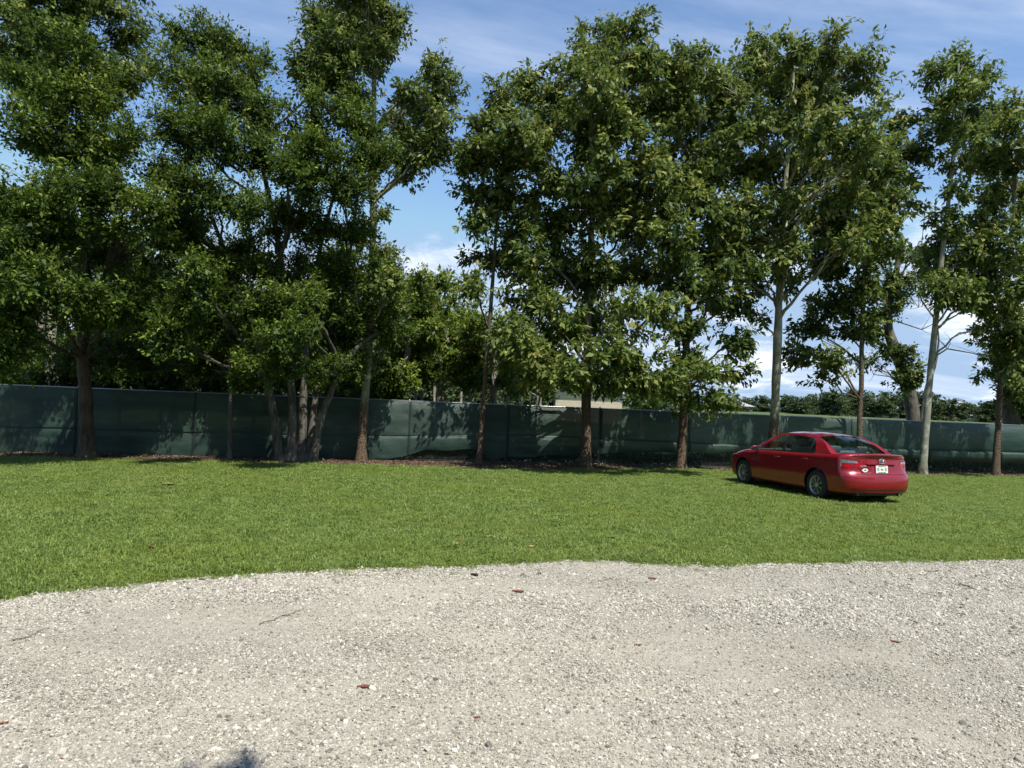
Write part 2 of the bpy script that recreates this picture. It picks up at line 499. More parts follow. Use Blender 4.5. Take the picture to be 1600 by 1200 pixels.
# --- grass clumps
m = Mat('grass_blade')
oi = m.node('ShaderNodeObjectInfo')
t = m.attr('tint')
pos = m.node('ShaderNodeNewGeometry').outputs['Position']
patch = m.noise(pos, 0.45, 4, 0.6)
patch2 = m.noise(pos, 2.6, 3, 0.6)
mixf = m.math('ADD', m.math('MULTIPLY', oi.outputs['Random'], 0.35), m.math('MULTIPLY', t, 0.65))
c = m.ramp(mixf, [(0.0, (0.070, 0.120, 0.022)), (0.4, (0.165, 0.245, 0.048)), (0.75, (0.265, 0.340, 0.085)), (0.93, (0.35, 0.40, 0.16)), (1.0, (0.50, 0.44, 0.25))])
c = m.mix(m.rng(patch, 0.42, 0.66, 0, 0.7), c, (0.215, 0.275, 0.050))
c = m.mix(m.rng(patch2, 0.50, 0.72, 0, 0.5), c, (0.10, 0.185, 0.042))
wide = m.noise(pos, 0.16, 3, 0.6)
c = m.mix(m.rng(wide, 0.52, 0.74, 0, 0.3), c, (0.27, 0.29, 0.075))
m.set(Base_Color=c, Roughness=0.5); m.bsdf.inputs['Specular IOR Level'].default_value = 0.3
tr = m.node('ShaderNodeBsdfTranslucent'); m.l.new(c, tr.inputs['Color'])
mx = m.node('ShaderNodeMixShader'); mx.inputs[0].default_value = 0.42
m.l.new(m.bsdf.outputs[0], mx.inputs[1]); m.l.new(tr.outputs[0], mx.inputs[2]); m.l.new(mx.outputs[0], m.out.inputs[0])
M['grass'] = m.m
def clump(seed, n=60, rad=0.12, hmin=0.026, hmax=0.062):
    r = np.random.default_rng(seed)
    V, Fq, T = [], [], []
    for k in range(n):
        a = r.random() * 6.283; q = rad * math.sqrt(r.random())
        b = np.array([q * math.cos(a), q * math.sin(a), -0.005])
        h = hmin + (hmax - hmin) * r.random() ** 1.3
        az = r.random() * 6.283; lean = 0.35 + 1.2 * r.random()
        d = np.array([math.cos(az), math.sin(az), 0]); s = np.array([-math.sin(az), math.cos(az), 0])
        w = 0.0028 + 0.0020 * r.random()
        mid = b + np.array([0, 0, h * 0.62]) + d * h * lean * 0.35
        tip = b + np.array([0, 0, h * (1.0 - 0.38 * lean)]) + d * h * lean * 1.0
        i = len(V)
        V += [b - s * w, b + s * w, mid + s * w * 0.85, mid - s * w * 0.85, tip + s * w * 0.12, tip - s * w * 0.12]
        Fq += [(i, i + 1, i + 2, i + 3), (i + 3, i + 2, i + 4, i + 5)]
        tv = r.random(); tv = 0.97 if r.random() < 0.035 else tv * 0.95
        T += [tv, tv]
    return mesh_np('grass_clump', np.array(V), np.array(Fq), attrs=[('tint', 'FACE', np.array(T))])
gcol = src_collection('grass_source', [clump(s) for s in range(6)], M['grass'])
def lawn_points(n, seed):
    r = np.random.default_rng(seed)
    x = r.uniform(-26, 42, n); y = r.uniform(4, 34, n)
    e = edge_y(x)
    sfen = (x - FA[0]) * FDIR[0] + (y - FA[1]) * FDIR[1]
    b = beyond(x, y)
    inview = (np.abs(x) < y * 0.80 + 2.0)
    far_w = -mulch_w(sfen)
    ok = (y > e - 0.40 * r.random(n) ** 5) & inview
    soft = r.random(n)
    ok &= (b < far_w + 0.35 * (soft - 0.7))
    # density falls with distance
    ok &= r.random(n) < np.clip(13.0 / y, 0.42, 1.0)
    # thin worn places close to the trees
    thin = fbm(x * 0.7 + 3, y * 0.7, 4)
    near = np.clip(1 + (b - far_w) / 1.6, 0, 1)
    ok &= (thin + 0.55 * near * 0.55 < 0.62 + 0.4 * (1 - near)) | (r.random(n) < 0.35)
    return x[ok], y[ok], e[ok], r
x, y, e, r = lawn_points(520000, 11)
n = len(x)
sc_ = r.uniform(0.75, 1.25, n) * (0.8 + 0.5 * fbm(x * 0.5, y * 0.5 + 8, 3)) * np.clip((y - e) / 0.35 + 0.5, 0.5, 1.0)
grass = scatter('lawn_grass', np.c_[x, y, zg(x, y)], np.c_[r.normal(0, 0.12, n), r.normal(0, 0.12, n), r.uniform(0, 6.28, n)], np.c_[sc_, sc_, sc_ * r.uniform(0.8, 1.2, n)], gcol)
tag(grass, 'mown green grass of the lawn between the drive and the fence', 'grass', None, 'stuff')

# --- stones of the drive
m = Mat('stone_chip')
oi = m.node('ShaderNodeObjectInfo')
nz = m.noise(m.coord(), 3.0, 3)
c = m.ramp(oi.outputs['Random'], [(0.0, (0.10, 0.094, 0.082)), (0.14, (0.22, 0.204, 0.165)), (0.45, (0.335, 0.314, 0.258)), (0.8, (0.44, 0.416, 0.352)), (1.0, (0.57, 0.55, 0.485))])
c = m.mix(m.rng(nz, 0.4, 0.7, 0, 0.3), c, (0.27, 0.23, 0.17))
m.set(Base_Color=c, Roughness=0.9)
M['stone'] = m.m
def stone(seed):
    r = np.random.default_rng(seed)
    bm = bmesh.new(); bmesh.ops.create_icosphere(bm, subdivisions=1, radius=1.0)
    sq = np.array([1.0, 0.6 + 0.35 * r.random(), 0.45 + 0.25 * r.random()])
    for v in bm.verts:
        k = 1 + r.normal(0, 0.16)
        v.co = Vector(np.array(v.co) * sq * k)
    me = bpy.data.meshes.new('stone_chip'); bm.to_mesh(me); bm.free()
    return me
scol = src_collection('stone_source', [stone(s) for s in range(8)], M['stone'])
r = np.random.default_rng(21)
n = 1150000
x = r.uniform(-9, 11, n); y = r.uniform(2.6, 10.6, n)
ok = (y < edge_y(x) + 0.02 + 0.22 * r.random(n) ** 5) & (np.abs(x) < y * 0.80 + 0.9)
cover = fbm(x * 0.42 + y * 0.2, y * 0.9 - x * 0.1 + 11, 5)
right = np.clip((x - 0.2 * y) / 4.0, -0.5, 0.6) * 0.10
nearedge = np.exp(-((edge_y(x) - y) / 0.5) ** 2) * 0.10
prob = np.clip((cover + right + nearedge - 0.30) / 0.30, 0.40, 1.0)
ok &= r.random(n) < prob * np.clip(6.5 / y, 0.55, 1.0)
x, y, prob = x[ok], y[ok], prob[ok]; n = len(x)
sz = 0.0038 * np.exp(r.normal(0, 0.42, n)) * (0.78 + 0.42 * prob) * np.clip(y / 5.5, 1.0, 1.35)
stones = scatter('gravel_stones', np.c_[x, y, 0.012 + 0.02 * (fbm(x * 0.9, y * 0.9 + 40, 3) - 0.5) * np.clip(edge_y(x) + .1 - y, 0, 1) + sz * 0.25], np.c_[r.normal(0, 0.45, n), r.normal(0, 0.45, n), r.uniform(0, 6.28, n)], np.c_[sz, sz, sz] * r.uniform(1.0, 1.5, (n, 1)), scol)
tag(stones, 'loose pale stone chips lying on the drive', 'gravel', None, 'stuff')

# --- litter flakes in the mulch
lm = leaf_mat('litter_flake', [(0.0, (0.05, 0.03, 0.02)), (0.5, (0.14, 0.085, 0.05)), (1.0, (0.30, 0.21, 0.14))], transl=0.1, rough=0.8)
def flake(seed):
    r = np.random.default_rng(seed)
    V = np.array([(-1, 0, 0), (0.1, 0.42, 0.12 * r.normal()), (1, 0, 0.3 * r.random()), (0.1, -0.42, 0.15 * r.random())])
    return mesh_np('litter_flake', V, np.array([(0, 3, 2, 1)]), attrs=[('tint', 'FACE', np.array([r.random()]))])
lcol = src_collection('litter_source', [flake(s) for s in range(8)], lm)
r = np.random.default_rng(31); n = 16000
s = r.uniform(-3, LEN + 4, n); w = mulch_w(s)
off = -w * r.random(n) ** 0.9 + 0.5 * r.random(n) - 0.1
p = FA[None] + FDIR[None] * s[:, None] + FNRM[None] * off[:, None]
k = r.uniform(0.02, 0.05, n)
litter = scatter('leaf_litter', np.c_[p, np.full(n, 0.032)], np.c_[r.normal(0, 0.35, n), r.normal(0, 0.35, n), r.uniform(0, 6.28, n)], np.c_[k, k, k], lcol)
tag(litter, 'dry brown leaf litter under the row of trees', 'leaf litter', None, 'stuff')
#@@PART2
# ------------------------------------------------------------------ fence with green windscreen
m = Mat('windscreen_cloth')
co = m.coord('Object')
weave = m.node('ShaderNodeTexWave', Scale=30.0, Distortion=0.6); weave.bands_direction = 'Z'
m.l.new(co, weave.inputs['Vector'])
dirt = m.noise(m.mapping(co, (0.5, 0.5, 2.0)), 1.6, 5, 0.6)
fold = m.noise(m.mapping(co, (1, 1, 2.5)), 3.0, 5, 0.6)
c = m.mix(m.rng(dirt, 0.3, 0.75), (0.009, 0.029, 0.020), (0.032, 0.070, 0.052))
c = m.mix(m.math('MULTIPLY', weave.outputs['Fac'], 0.22), c, (0.050, 0.088, 0.074))
m.set(Base_Color=c, Roughness=0.40); m.bsdf.inputs['Specular IOR Level'].default_value = 0.45
m.bump(m.math('ADD', fold, m.math('MULTIPLY', weave.outputs['Fac'], 0.15)), 0.35, 0.05)
tl = m.node('ShaderNodeBsdfTranslucent'); m.l.new(c, tl.inputs['Color'])
tp = m.node('ShaderNodeBsdfTransparent')
mx1 = m.node('ShaderNodeMixShader'); mx1.inputs[0].default_value = 0.12
mx2 = m.node('ShaderNodeMixShader'); mx2.inputs[0].default_value = 0.025
m.l.new(m.bsdf.outputs[0], mx1.inputs[1]); m.l.new(tl.outputs[0], mx1.inputs[2])
m.l.new(mx1.outputs[0], mx2.inputs[1]); m.l.new(tp.outputs[0], mx2.inputs[2]); m.l.new(mx2.outputs[0], m.out.inputs[0])
M['cloth'] = m.m
M['galv'] = plain('galvanised_steel', (0.30, 0.31, 0.31), 0.42, 0.85)
M['wire'] = plain('fence_wire', (0.16, 0.17, 0.17), 0.5, 0.6)
M['post_silhouette'] = plain('silhouette_cloth', (0.006, 0.015, 0.012), 0.7)
FANG = math.atan2(FDIR[1], FDIR[0])
fence = empty('windscreen_fence', (FA[0], FA[1], 0), FANG)
tag(fence, 'long chain link fence covered in sagging dark green windscreen cloth behind the trees', 'fence')
S0, BAY, NB, FH = -4.2, 3.05, 15, 1.83
pm = MB(); pm.tube([(0, 0, 0), (0, 0, FH + 0.02)], 0.03, 10); pm.tube([(0, 0, FH + 0.02), (0, 0, FH + 0.06)], [0.034, 0.012], 10)
post_me = pm.mesh('post', True); post_me.materials.append(M['galv'])
for k in range(NB + 1):
    o = link('post', post_me, None, fence); o.location = (S0 + k * BAY, 0.06, 0)
rm = MB(); rm.tube([(S0, 0.06, FH), (S0 + BAY * NB, 0.06, FH)], 0.022, 8)
link('top_rail', rm.mesh('top_rail', True), M['galv'], fence)
rm = MB(); rm.tube([(S0, 0.05, 0.06), (S0 + BAY * NB, 0.05, 0.06)], 0.004, 5)
link('tension_wire', rm.mesh('tension_wire', True), M['galv'], fence)
# chain link: crossing wires, 6 cm mesh
st = 0.085
a0 = np.arange(S0 - FH, S0 + BAY * NB, st)
paths = []
for sgn in (1, -1):
    p0 = np.stack([a0 + (0 if sgn > 0 else FH), np.full(len(a0), 0.028 + 0.004 * sgn), np.full(len(a0), 0.03)], -1)
    p1 = np.stack([a0 + (FH if sgn > 0 else 0), np.full(len(a0), 0.028 + 0.004 * sgn), np.full(len(a0), FH)], -1)
    paths.append(np.stack([p0, p1], 1))
paths = np.concatenate(paths)
V, Fq = tube_arrays(paths, np.full(paths.shape[:2], 0.0022), 3)
o = link('chain_link', mesh_np('chain_link', V, Fq, True), M['wire'], fence); o['kind'] = 'stuff'
# cloth panels: an upper and a lower width hang in every bay, sewn together on a dark fold
def bottom_edge(s):
    return np.interp(s, [-5, 6, 10.5, 11.6, 13.2, 13.6, 14.2, 17.2, 20, 26, 30, 45], [0.02, 0.02, 0.06, 0.36, 0.42, 0.12, 0.20, 0.42, 0.50, 0.52, 0.44, 0.44])
def seam(s):
    return np.interp(s, [-5, 8, 13, 15, 22, 30, 45], [0.72, 0.74, 0.86, 0.93, 0.80, 0.82, 0.86])
def bulge_u(s):
    return np.interp(s, [-5, 13, 22, 26, 29, 32, 45], [0.04, 0.05, 0.07, 0.09, 0.13, 0.20, 0.20])
def bulge_l(s):
    return np.interp(s, [-5, 10, 13, 16, 22, 25, 26.5, 28, 30, 45], [0.03, 0.05, 0.09, 0.15, 0.18, 0.28, 0.34, 0.30, 0.32, 0.34])
for k in range(NB):
    s = np.linspace(S0 + k * BAY - 0.018, S0 + (k + 1) * BAY + 0.018, 41)
    tt = np.linspace(0, 1, 41)
    pin = np.sin(math.pi * tt) ** 0.35           # tied back at the posts
    for part in ('upper_cloth', 'lower_cloth'):
        nz_ = 18
        V = np.zeros((41, nz_, 3))
        for j in range(nz_):
            q = j / (nz_ - 1)
            if part == 'upper_cloth':
                zt = FH - 0.005 - 0.03 * np.sin(math.pi * tt) * 0.6; zb = seam(s) - 0.02 - 0.012 * np.sin(s * 3.1)
                b = bulge_u(s) * (math.sin(math.pi * q) ** 0.6 if 0 < q < 1 else 0)
                zz = zt + (zb - zt) * q
                b = b * (0.45 + 0.55 * pin) + 0.012 + 0.055 * q ** 4
            else:
                zt = seam(s) + 0.015; zb = bottom_edge(s) + 0.02 * np.sin(s * 5)
                prof = np.interp(q, [0, 0.05, 0.14, 0.28, 0.5, 0.75, 1.0], [0.0, 0.45, 0.8, 1.0, 1.0, 0.85, 0.6])
                b = bulge_l(s) * prof * (0.5 + 0.5 * pin) + 0.02
                rise = bulge_l(s) * 0.28 * (math.sin(math.pi * min(1, q / 0.45)) if q < 0.45 else 0)
                zz = zt + (zb - zt) * q + rise * 0.6
            wr = 0.030 * (fbm(s * 1.6 + 3 * k, zz * 2.2 + k * 5.3, 4) - 0.5) + 0.016 * (fbm(s * 5 + zz * 6, zz * 3 + 9 + k, 3) - 0.5)
            env = math.sin(math.pi * q) ** 0.5 if part == 'upper_cloth' and 0 < q < 1 else (0.0 if part == 'upper_cloth' else min(1, q * 3))
            V[:, j, 0] = s; V[:, j, 1] = -b - wr * env - (0.007 if k % 2 else 0.0); V[:, j, 2] = zz
        o = link(part, mesh_np(part, V.reshape(-1, 3), grid_faces(41, nz_)[:, ::-1], True), M['cloth'], fence)
        # added dark strip imitating the post's silhouette seen through the cloth
        H = np.stack([V[1] + np.array([dx, -0.012, 0]) for dx in (-0.06, -0.02, 0.0)])
        link('post_silhouette', mesh_np('post_silhouette', H.reshape(-1, 3), grid_faces(3, nz_)[:, ::-1], True), M['post_silhouette'], o)

# ------------------------------------------------------------------ trees
def bez(a, b, c, n):
    t = np.linspace(0, 1, n)[None, :, None]
    return a[:, None] * (1 - t) ** 2 + 2 * b[:, None] * t * (1 - t) + c[:, None] * t ** 2
def at_poly(path, u):
    """points at parameter u (0..1) along each (M,S,3) path"""
    S = path.shape[1]; f = np.clip(u, 0, 1) * (S - 1); i = np.minimum(f.astype(int), S - 2); w = (f - i)[:, None]
    r = np.arange(len(path))
    return path[r, i] * (1 - w) + path[r, i + 1] * w
def unit(v): return v / (np.linalg.norm(v, axis=-1, keepdims=True) + 1e-9)
LEAF_TOTAL = [0]
DENS = 3.0
SPREAD = 1.30
def make_tree(name, label, stems, blobs, leaf, bark_mat, leaf_len=0.11, leaf_w=0.5, lai=2.0, droop=0.5, seed=0, group=None, tint=(0.42, 0.2), tip_tint=0.25, base=None, sub=9, twig_seg=3, limb_k=0.42, dead=None, crown_name='crown', flare=1.6, cat='tree', top_tint=0.0, big=1.22, limb_min=2.3, spread=None):
    """stems: list of (points Nx3, radii N); blobs: list of (center, (rx,ry,rz), weight)"""
    r = np.random.default_rng(seed)
    if base is None: base = stems[0][0][0]
    base = np.array([base[0], base[1], zg(base[0], base[1])])
    root = empty(name, tuple(base)); tag(root, label, cat, group)
    TV, TF = [], []; nv = 0
    def addtube(paths, rad, k):
        nonlocal nv
        v, f = tube_arrays(paths, rad, k); TV.append(v - base); TF.append(f + nv); nv += len(v)
    dense = []
    for pts, rad in stems:
        pts = np.asarray(pts, float); rad = np.asarray(rad, float)
        n = 26; t = np.linspace(0, 1, len(pts)); tt = np.linspace(0, 1, n)
        # smooth the polyline
        q = np.stack([np.interp(tt, t, pts[:, i]) for i in range(3)], -1)
        for _ in range(3): q[1:-1] = 0.25 * q[:-2] + 0.5 * q[1:-1] + 0.25 * q[2:]
        L = np.linalg.norm(pts[-1] - pts[0])
        wob = 0.035 * np.cumsum(r.normal(0, 1, (n, 3)), 0) / math.sqrt(n) * min(1.0, L / 4); wob[0] = 0
        q = q + wob * np.array([1, 1, 0])
        rr = np.interp(tt, t, rad)
        hh = q[:, 2] - q[0, 2]
        if flare: rr = rr * (1 + (flare - 1) * np.exp(-hh / 0.18))
        q[0, 2] -= 0.15
        addtube(q[None], (rr * (1 + 0.05 * r.normal(0, 1, n)))[None], 14)
        dense.append((q, rr))
    C3, A3, N3, LL, TT = [], [], [], [], []
    for bi, (c, rad, wgt) in enumerate(blobs):
        c = np.asarray(c, float); rad = np.asarray(rad, float)
        # where the limb leaves its stem
        best = None
        for q, rr in dense:
            hd = np.linalg.norm(q[:, :2] - c[:2], axis=1)
            want = c[2] - 0.8 * hd - 0.2 * rad[2]
            cost = np.abs(q[:, 2] - want) + 0.6 * hd
            cost[q[:, 2] < base[2] + min(limb_min, 0.55 * (q[-1, 2] - base[2]))] += 50 if q[-1, 2] > base[2] + 2.0 else 0
            i = int(np.argmin(cost))
            if best is None or cost[i] < best[0]: best = (cost[i], q[i], rr[i])
        s, sr = best[1], best[2]
        d = np.linalg.norm(c - s)
        mid = 0.5 * (s + c) + np.array([0, 0, 0.10 * d]) + r.normal(0, 0.10 * d + 0.02, 3)
        limb = bez(s[None], mid[None], c[None], 9)
        limb[0, 1:-1] += r.normal(0, 0.03, (7, 3)) * min(1, d)
        lr0 = min(sr * 0.7, limb_k * 0.065 * math.sqrt(max(d, 0.3)) + 0.012)
        addtube(limb, np.linspace(lr0, 0.014, 9)[None], 6)
        R = float(np.mean(rad))
        nS = max(4, int((sub + 3) * wgt))
        u3 = unit(r.normal(0, 1, (nS, 3))) * (r.random((nS, 1)) ** 0.45)
        ends = c + u3 * rad * 0.86 * (spread or SPREAD)
        st_ = at_poly(np.repeat(limb, nS, 0), r.uniform(0.35, 1.0, nS))
        dd = np.linalg.norm(ends - st_, axis=1, keepdims=True)
        mids = 0.5 * (st_ + ends) + r.normal(0, 0.14, (nS, 3)) * dd + np.array([0, 0, 0.08]) * dd
        subs = bez(st_, mids, ends, 5)
        addtube(subs, np.linspace(0.013, 0.006, 5)[None].repeat(nS, 0) * (0.7 + 0.5 * R), 4)
        # leaves wanted in this clump
        ll = leaf_len
        area = 0.5 * (ll * 1.08) ** 2 * leaf_w; ll = ll * big
        want = DENS * lai * wgt * math.pi * rad[0] * rad[2] / area
        per = 18
        nT = max(nS, int(want / per))
        owner = r.integers(0, nS, nT)
        sig = 0.22 * R + min(0.07, 0.3 * R)
        tips = ends[owner] + r.normal(0, 1, (nT, 3)) * sig * np.array([1, 1, 0.75])
        ts = at_poly(subs[owner], r.uniform(0.45, 1.0, nT))
        # twigs no longer than 0.9 m
        v = tips - ts; dl = np.linalg.norm(v, axis=1, keepdims=True)
        far_ = np.maximum(dl - 0.9, 0); ts = ts + v / (dl + 1e-9) * far_ * 0.85
        if twig_seg:
            keep = r.random(nT) < 0.22
            tm = 0.5 * (ts + tips) + r.normal(0, 0.05, (nT, 3))
            addtube(bez(ts, tm, tips, 3)[keep], np.linspace(0.0055, 0.0022, 3)[None].repeat(int(keep.sum()), 0), 3)
        # leaves along each twig
        td = unit(tips - ts)
        u = 1.06 - 0.85 * r.random((nT, per)) ** 1.5
        pos = ts[:, None] + (tips - ts)[:, None] * u[..., None] + r.normal(0, 0.028 + 0.22 * ll, (nT, per, 3))
        ax = unit(td[:, None] * 0.6 + r.normal(0, 0.62, (nT, per, 3)) + np.array([0, 0, -droop]))
        nr = r.normal(0, 0.42, (nT, per, 3)) + np.array([0, 0, 0.75]) + 0.45 * unit(tips - c)[:, None] + 0.45 * unit(pos - ends[owner][:, None])
        nr = nr - ax * (nr * ax).sum(-1, keepdims=True); nr = unit(nr)
        lens = ll * np.clip(r.normal(1.0, 0.32, (nT, per)), 0.4, 1.8)
        shade = np.clip(r.normal(0, 1, nT), -2, 2)[:, None] * tint[1] * 0.75 + r.normal(0, tint[1] * 0.8, (nT, per)) + tint[0]
        shade = shade + tip_tint * np.clip((u - 0.75) / 0.3, 0, 1) * (r.random((nT, 1)) < 0.5) + r.normal(0, 0.06)
        if top_tint:      # raises the tint towards the upper side of the clump
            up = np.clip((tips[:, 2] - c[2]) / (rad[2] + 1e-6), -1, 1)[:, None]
            shade = shade + top_tint * np.clip(up, 0, 1)
        C3.append(pos.reshape(-1, 3)); A3.append(ax.reshape(-1, 3)); N3.append(nr.reshape(-1, 3)); LL.append(lens.ravel()); TT.append(shade.ravel())
    for bp in (dead or []):
        bp = np.asarray(bp, float)
        n = len(bp); addtube(bp[None], np.linspace(0.035, 0.01, n)[None], 5)
        for _ in range(7):
            i = r.integers(1, n); e = bp[i] + r.normal(0, 0.45, 3) + np.array([0, 0, 0.3])
            addtube(bez(bp[i][None], (0.5 * (bp[i] + e) + r.normal(0, 0.1, 3))[None], e[None], 4), np.linspace(0.013, 0.004, 4)[None], 3)
    me = mesh_np('trunk', np.concatenate(TV), np.concatenate(TF), True)
    link('trunk', me, bark_mat, root)
    if C3:
        c3, ax, nr, ll, tt = map(np.concatenate, (C3, A3, N3, LL, TT))
        side = np.cross(ax, nr)
        hw = (ll * leaf_w * 0.5)[:, None]; h = ll[:, None]
        curl = nr * (ll * 0.10)[:, None]
        V = np.stack([c3 - base, c3 - base + ax * h * 0.45 + side * hw + curl, c3 - base + ax * h, c3 - base + ax * h * 0.45 - side * hw + curl], 1).reshape(-1, 3)
        n = len(c3); LEAF_TOTAL[0] += n
        Fq = np.arange(4 * n).reshape(n, 4)
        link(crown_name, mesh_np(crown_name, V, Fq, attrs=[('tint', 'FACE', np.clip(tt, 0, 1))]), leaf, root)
    return root
def px_blobs(lst, depth, jit=0.8, seed=1, squash=1.0):
    r = np.random.default_rng(seed); out = []
    for b in lst:
        px, py, rx, ry = b[:4]; dd = b[4] * 1.5 if len(b) > 4 else r.uniform(-jit * 2.0, jit * 1.5); w = b[5] if len(b) > 5 else 1.0
        d = depth + dd; k = d / FOCAL
        out.append((P(px, py, d), (rx * k, 0.62 * (rx + ry) * k * squash, ry * k), w))
    return out
def px_stem(lst, depth, r0, r1, depths=None):
    pts = np.array([P(x, y, depth + (depths[i] if depths else 0)) for i, (x, y) in enumerate(lst)])
    pts[0, 2] = zg(pts[0, 0], pts[0, 1])
    return (pts, np.linspace(1, 0, len(lst)) ** 0.8 * (r0 - r1) + r1)
ROW = 'trees in the row along the fence'
# 1. brown trunked oak at the left edge
d = fence_depth(135) - 0.9
make_tree('oak_tree', 'oak with a thick straight brown trunk, leftmost in the row before the fence',
    [px_stem([(136, 716), (134, 640), (130, 540), (136, 430), (140, 300), (150, 180)], d, 0.20, 0.05)],
    px_blobs([(45, 300, 75, 45, -2.2), (150, 300, 70, 45, -1.5), (215, 335, 50, 45, -1.2), (60, 370, 90, 45, -2.0), (170, 385, 70, 45, 0), (-40, 330, 70, 60), (40, 450, 90, 55, -2.2), (140, 460, 80, 50, -1.4), (220, 470, 60, 55, -.2), (20, 540, 70, 40, -2.0), (110, 545, 60, 35, 1.4), (200, 545, 60, 40, .9), (40, 130, 60, 45, -1), (110, 90, 55, 50, -1.2), (120, 170, 60, 50, -1.2), (50, 210, 60, 45, -1.5), (190, 230, 55, 40, -1), (120, 240, 60, 35, -.5), (90, 330, 60, 40, -2)], d, seed=1),
    M['oak_leaf'], M['brown_bark'], leaf_len=0.082, leaf_w=0.48, lai=1.45, droop=0.0, seed=11, spread=1.15, group=ROW, tint=(0.42, 0.2), top_tint=0.2)
# 2. tall tree rising behind it at the frame's corner
d = fence_depth(60) + 2.5
make_tree('broadleaf_tree', 'tall grey green tree rising behind the leftmost oak into the top corner',
    [px_stem([(75, 690), (80, 500), (90, 250), (100, 20), (105, -120)], d, 0.16, 0.04)],
    px_blobs([(50, 25, 70, 50), (140, 15, 65, 50), (205, 55, 30, 40), (210, 110, 38, 35), (20, 90, 50, 60), (165, 90, 45, 50), (90, -50, 90, 60), (160, 150, 40, 35), (-60, 60, 60, 80), (235, 95, 18, 18, 0, .6), (180, -60, 60, 40)], d, seed=2),
    M['broad_leaf'], M['pale_bark'], leaf_len=0.115, leaf_w=0.42, lai=1.5, droop=0.45, seed=12, spread=1.12, group=ROW, tint=(0.5, 0.22))
# 3. slim stem
d = fence_depth(358) - 0.7
make_tree('slim_tree', 'slim grey stemmed sapling between the brown trunked oak and the many stemmed oak',
    [px_stem([(358, 718), (357, 620), (355, 540), (345, 440)], d, 0.065, 0.02)],
    px_blobs([(330, 520, 55, 45, 0), (360, 460, 50, 45, .3), (300, 570, 45, 30, .2)], d, seed=3),
    M['oak_leaf'], M['oak_bark'], leaf_len=0.08, leaf_w=0.48, lai=1.6, droop=0.0, seed=13, spread=1.15, group=ROW, tint=(0.4, 0.2))
# 4. many stemmed oak
d = fence_depth(465) - 1.0
stems = [px_stem([(440, 716), (428, 640), (418, 590), (380, 470), (330, 330)], d, 0.135, 0.04, [0, 0, -.1, -.3, -.4]),
         px_stem([(456, 717), (456, 640), (452, 570), (440, 400), (400, 220), (390, 120)], d, 0.125, 0.03, [-.1, -.1, -.1, -.3, -.2, 0]),
         px_stem([(470, 716), (472, 640), (474, 570), (490, 420), (530, 260)], d, 0.13, 0.03, [.1, .15, .2, .4, .5]),
         px_stem([(480, 717), (492, 640), (500, 560), (540, 460), (560, 300)], d, 0.10, 0.03, [.1, .3, .5, .8, .8]),
         px_stem([(488, 716), (500, 655), (522, 595), (560, 535), (640, 495)], d, 0.12, 0.035, [0, -.05, -.1, 0, .4])]
make_tree('oak_tree', 'large dark oak with five splayed grey stems from one base',
    stems,
    px_blobs([(300, 50, 40, 35, -.2), (345, 70, 40, 40, 0), (395, 100, 35, 40, .2), (290, 120, 45, 45, -.6), (360, 140, 55, 45, -.5), (405, 180, 35, 45, 0), (290, 200, 50, 45, -.8), (350, 220, 55, 45, -1.2), (410, 240, 45, 40, -.6), (480, 190, 45, 45, -.6), (540, 130, 45, 40, -.2), (560, 185, 50, 45, -.6), (500, 245, 55, 45, -1.3), (580, 240, 45, 35, -.7), (450, 280, 50, 45, -1.4), (530, 290, 55, 35, -1.), (270, 280, 50, 45, -.8), (330, 300, 55, 40, -1.2), (400, 330, 55, 40, -.9), (290, 360, 55, 45, -.5), (370, 400, 60, 45, 0), (470, 350, 50, 40, -.4), (450, 430, 60, 45, 0), (540, 350, 40, 35, 0), (520, 430, 50, 45, .2), (560, 480, 45, 40, .3), (300, 440, 55, 45, -2.2), (260, 510, 50, 40, -2.2), (340, 520, 55, 35, .5), (430, 535, 38, 38, -2.1), (465, 520, 30, 30, -2.2), (520, 520, 45, 40, .5), (590, 430, 35, 40, .2), (610, 500, 35, 35, .3), (420, 585, 18, 20, -2.0, .8), (495, 590, 25, 20, .3, .7), (395, 560, 30, 28, -1.3), (505, 575, 30, 24, -1), (545, 570, 35, 30, 0), (450, 575, 24, 20, -1.8, .8), (375, 590, 24, 18, -.5), (470, 470, 45, 40, -1.2), (410, 480, 45, 40, -1.0)], d, seed=4),
    M['oak_leaf'], M['oak_bark'], leaf_len=0.078, leaf_w=0.48, lai=1.45, droop=0.0, seed=14, spread=1.13, group=ROW, tint=(0.40, 0.2), sub=8, top_tint=0.22)
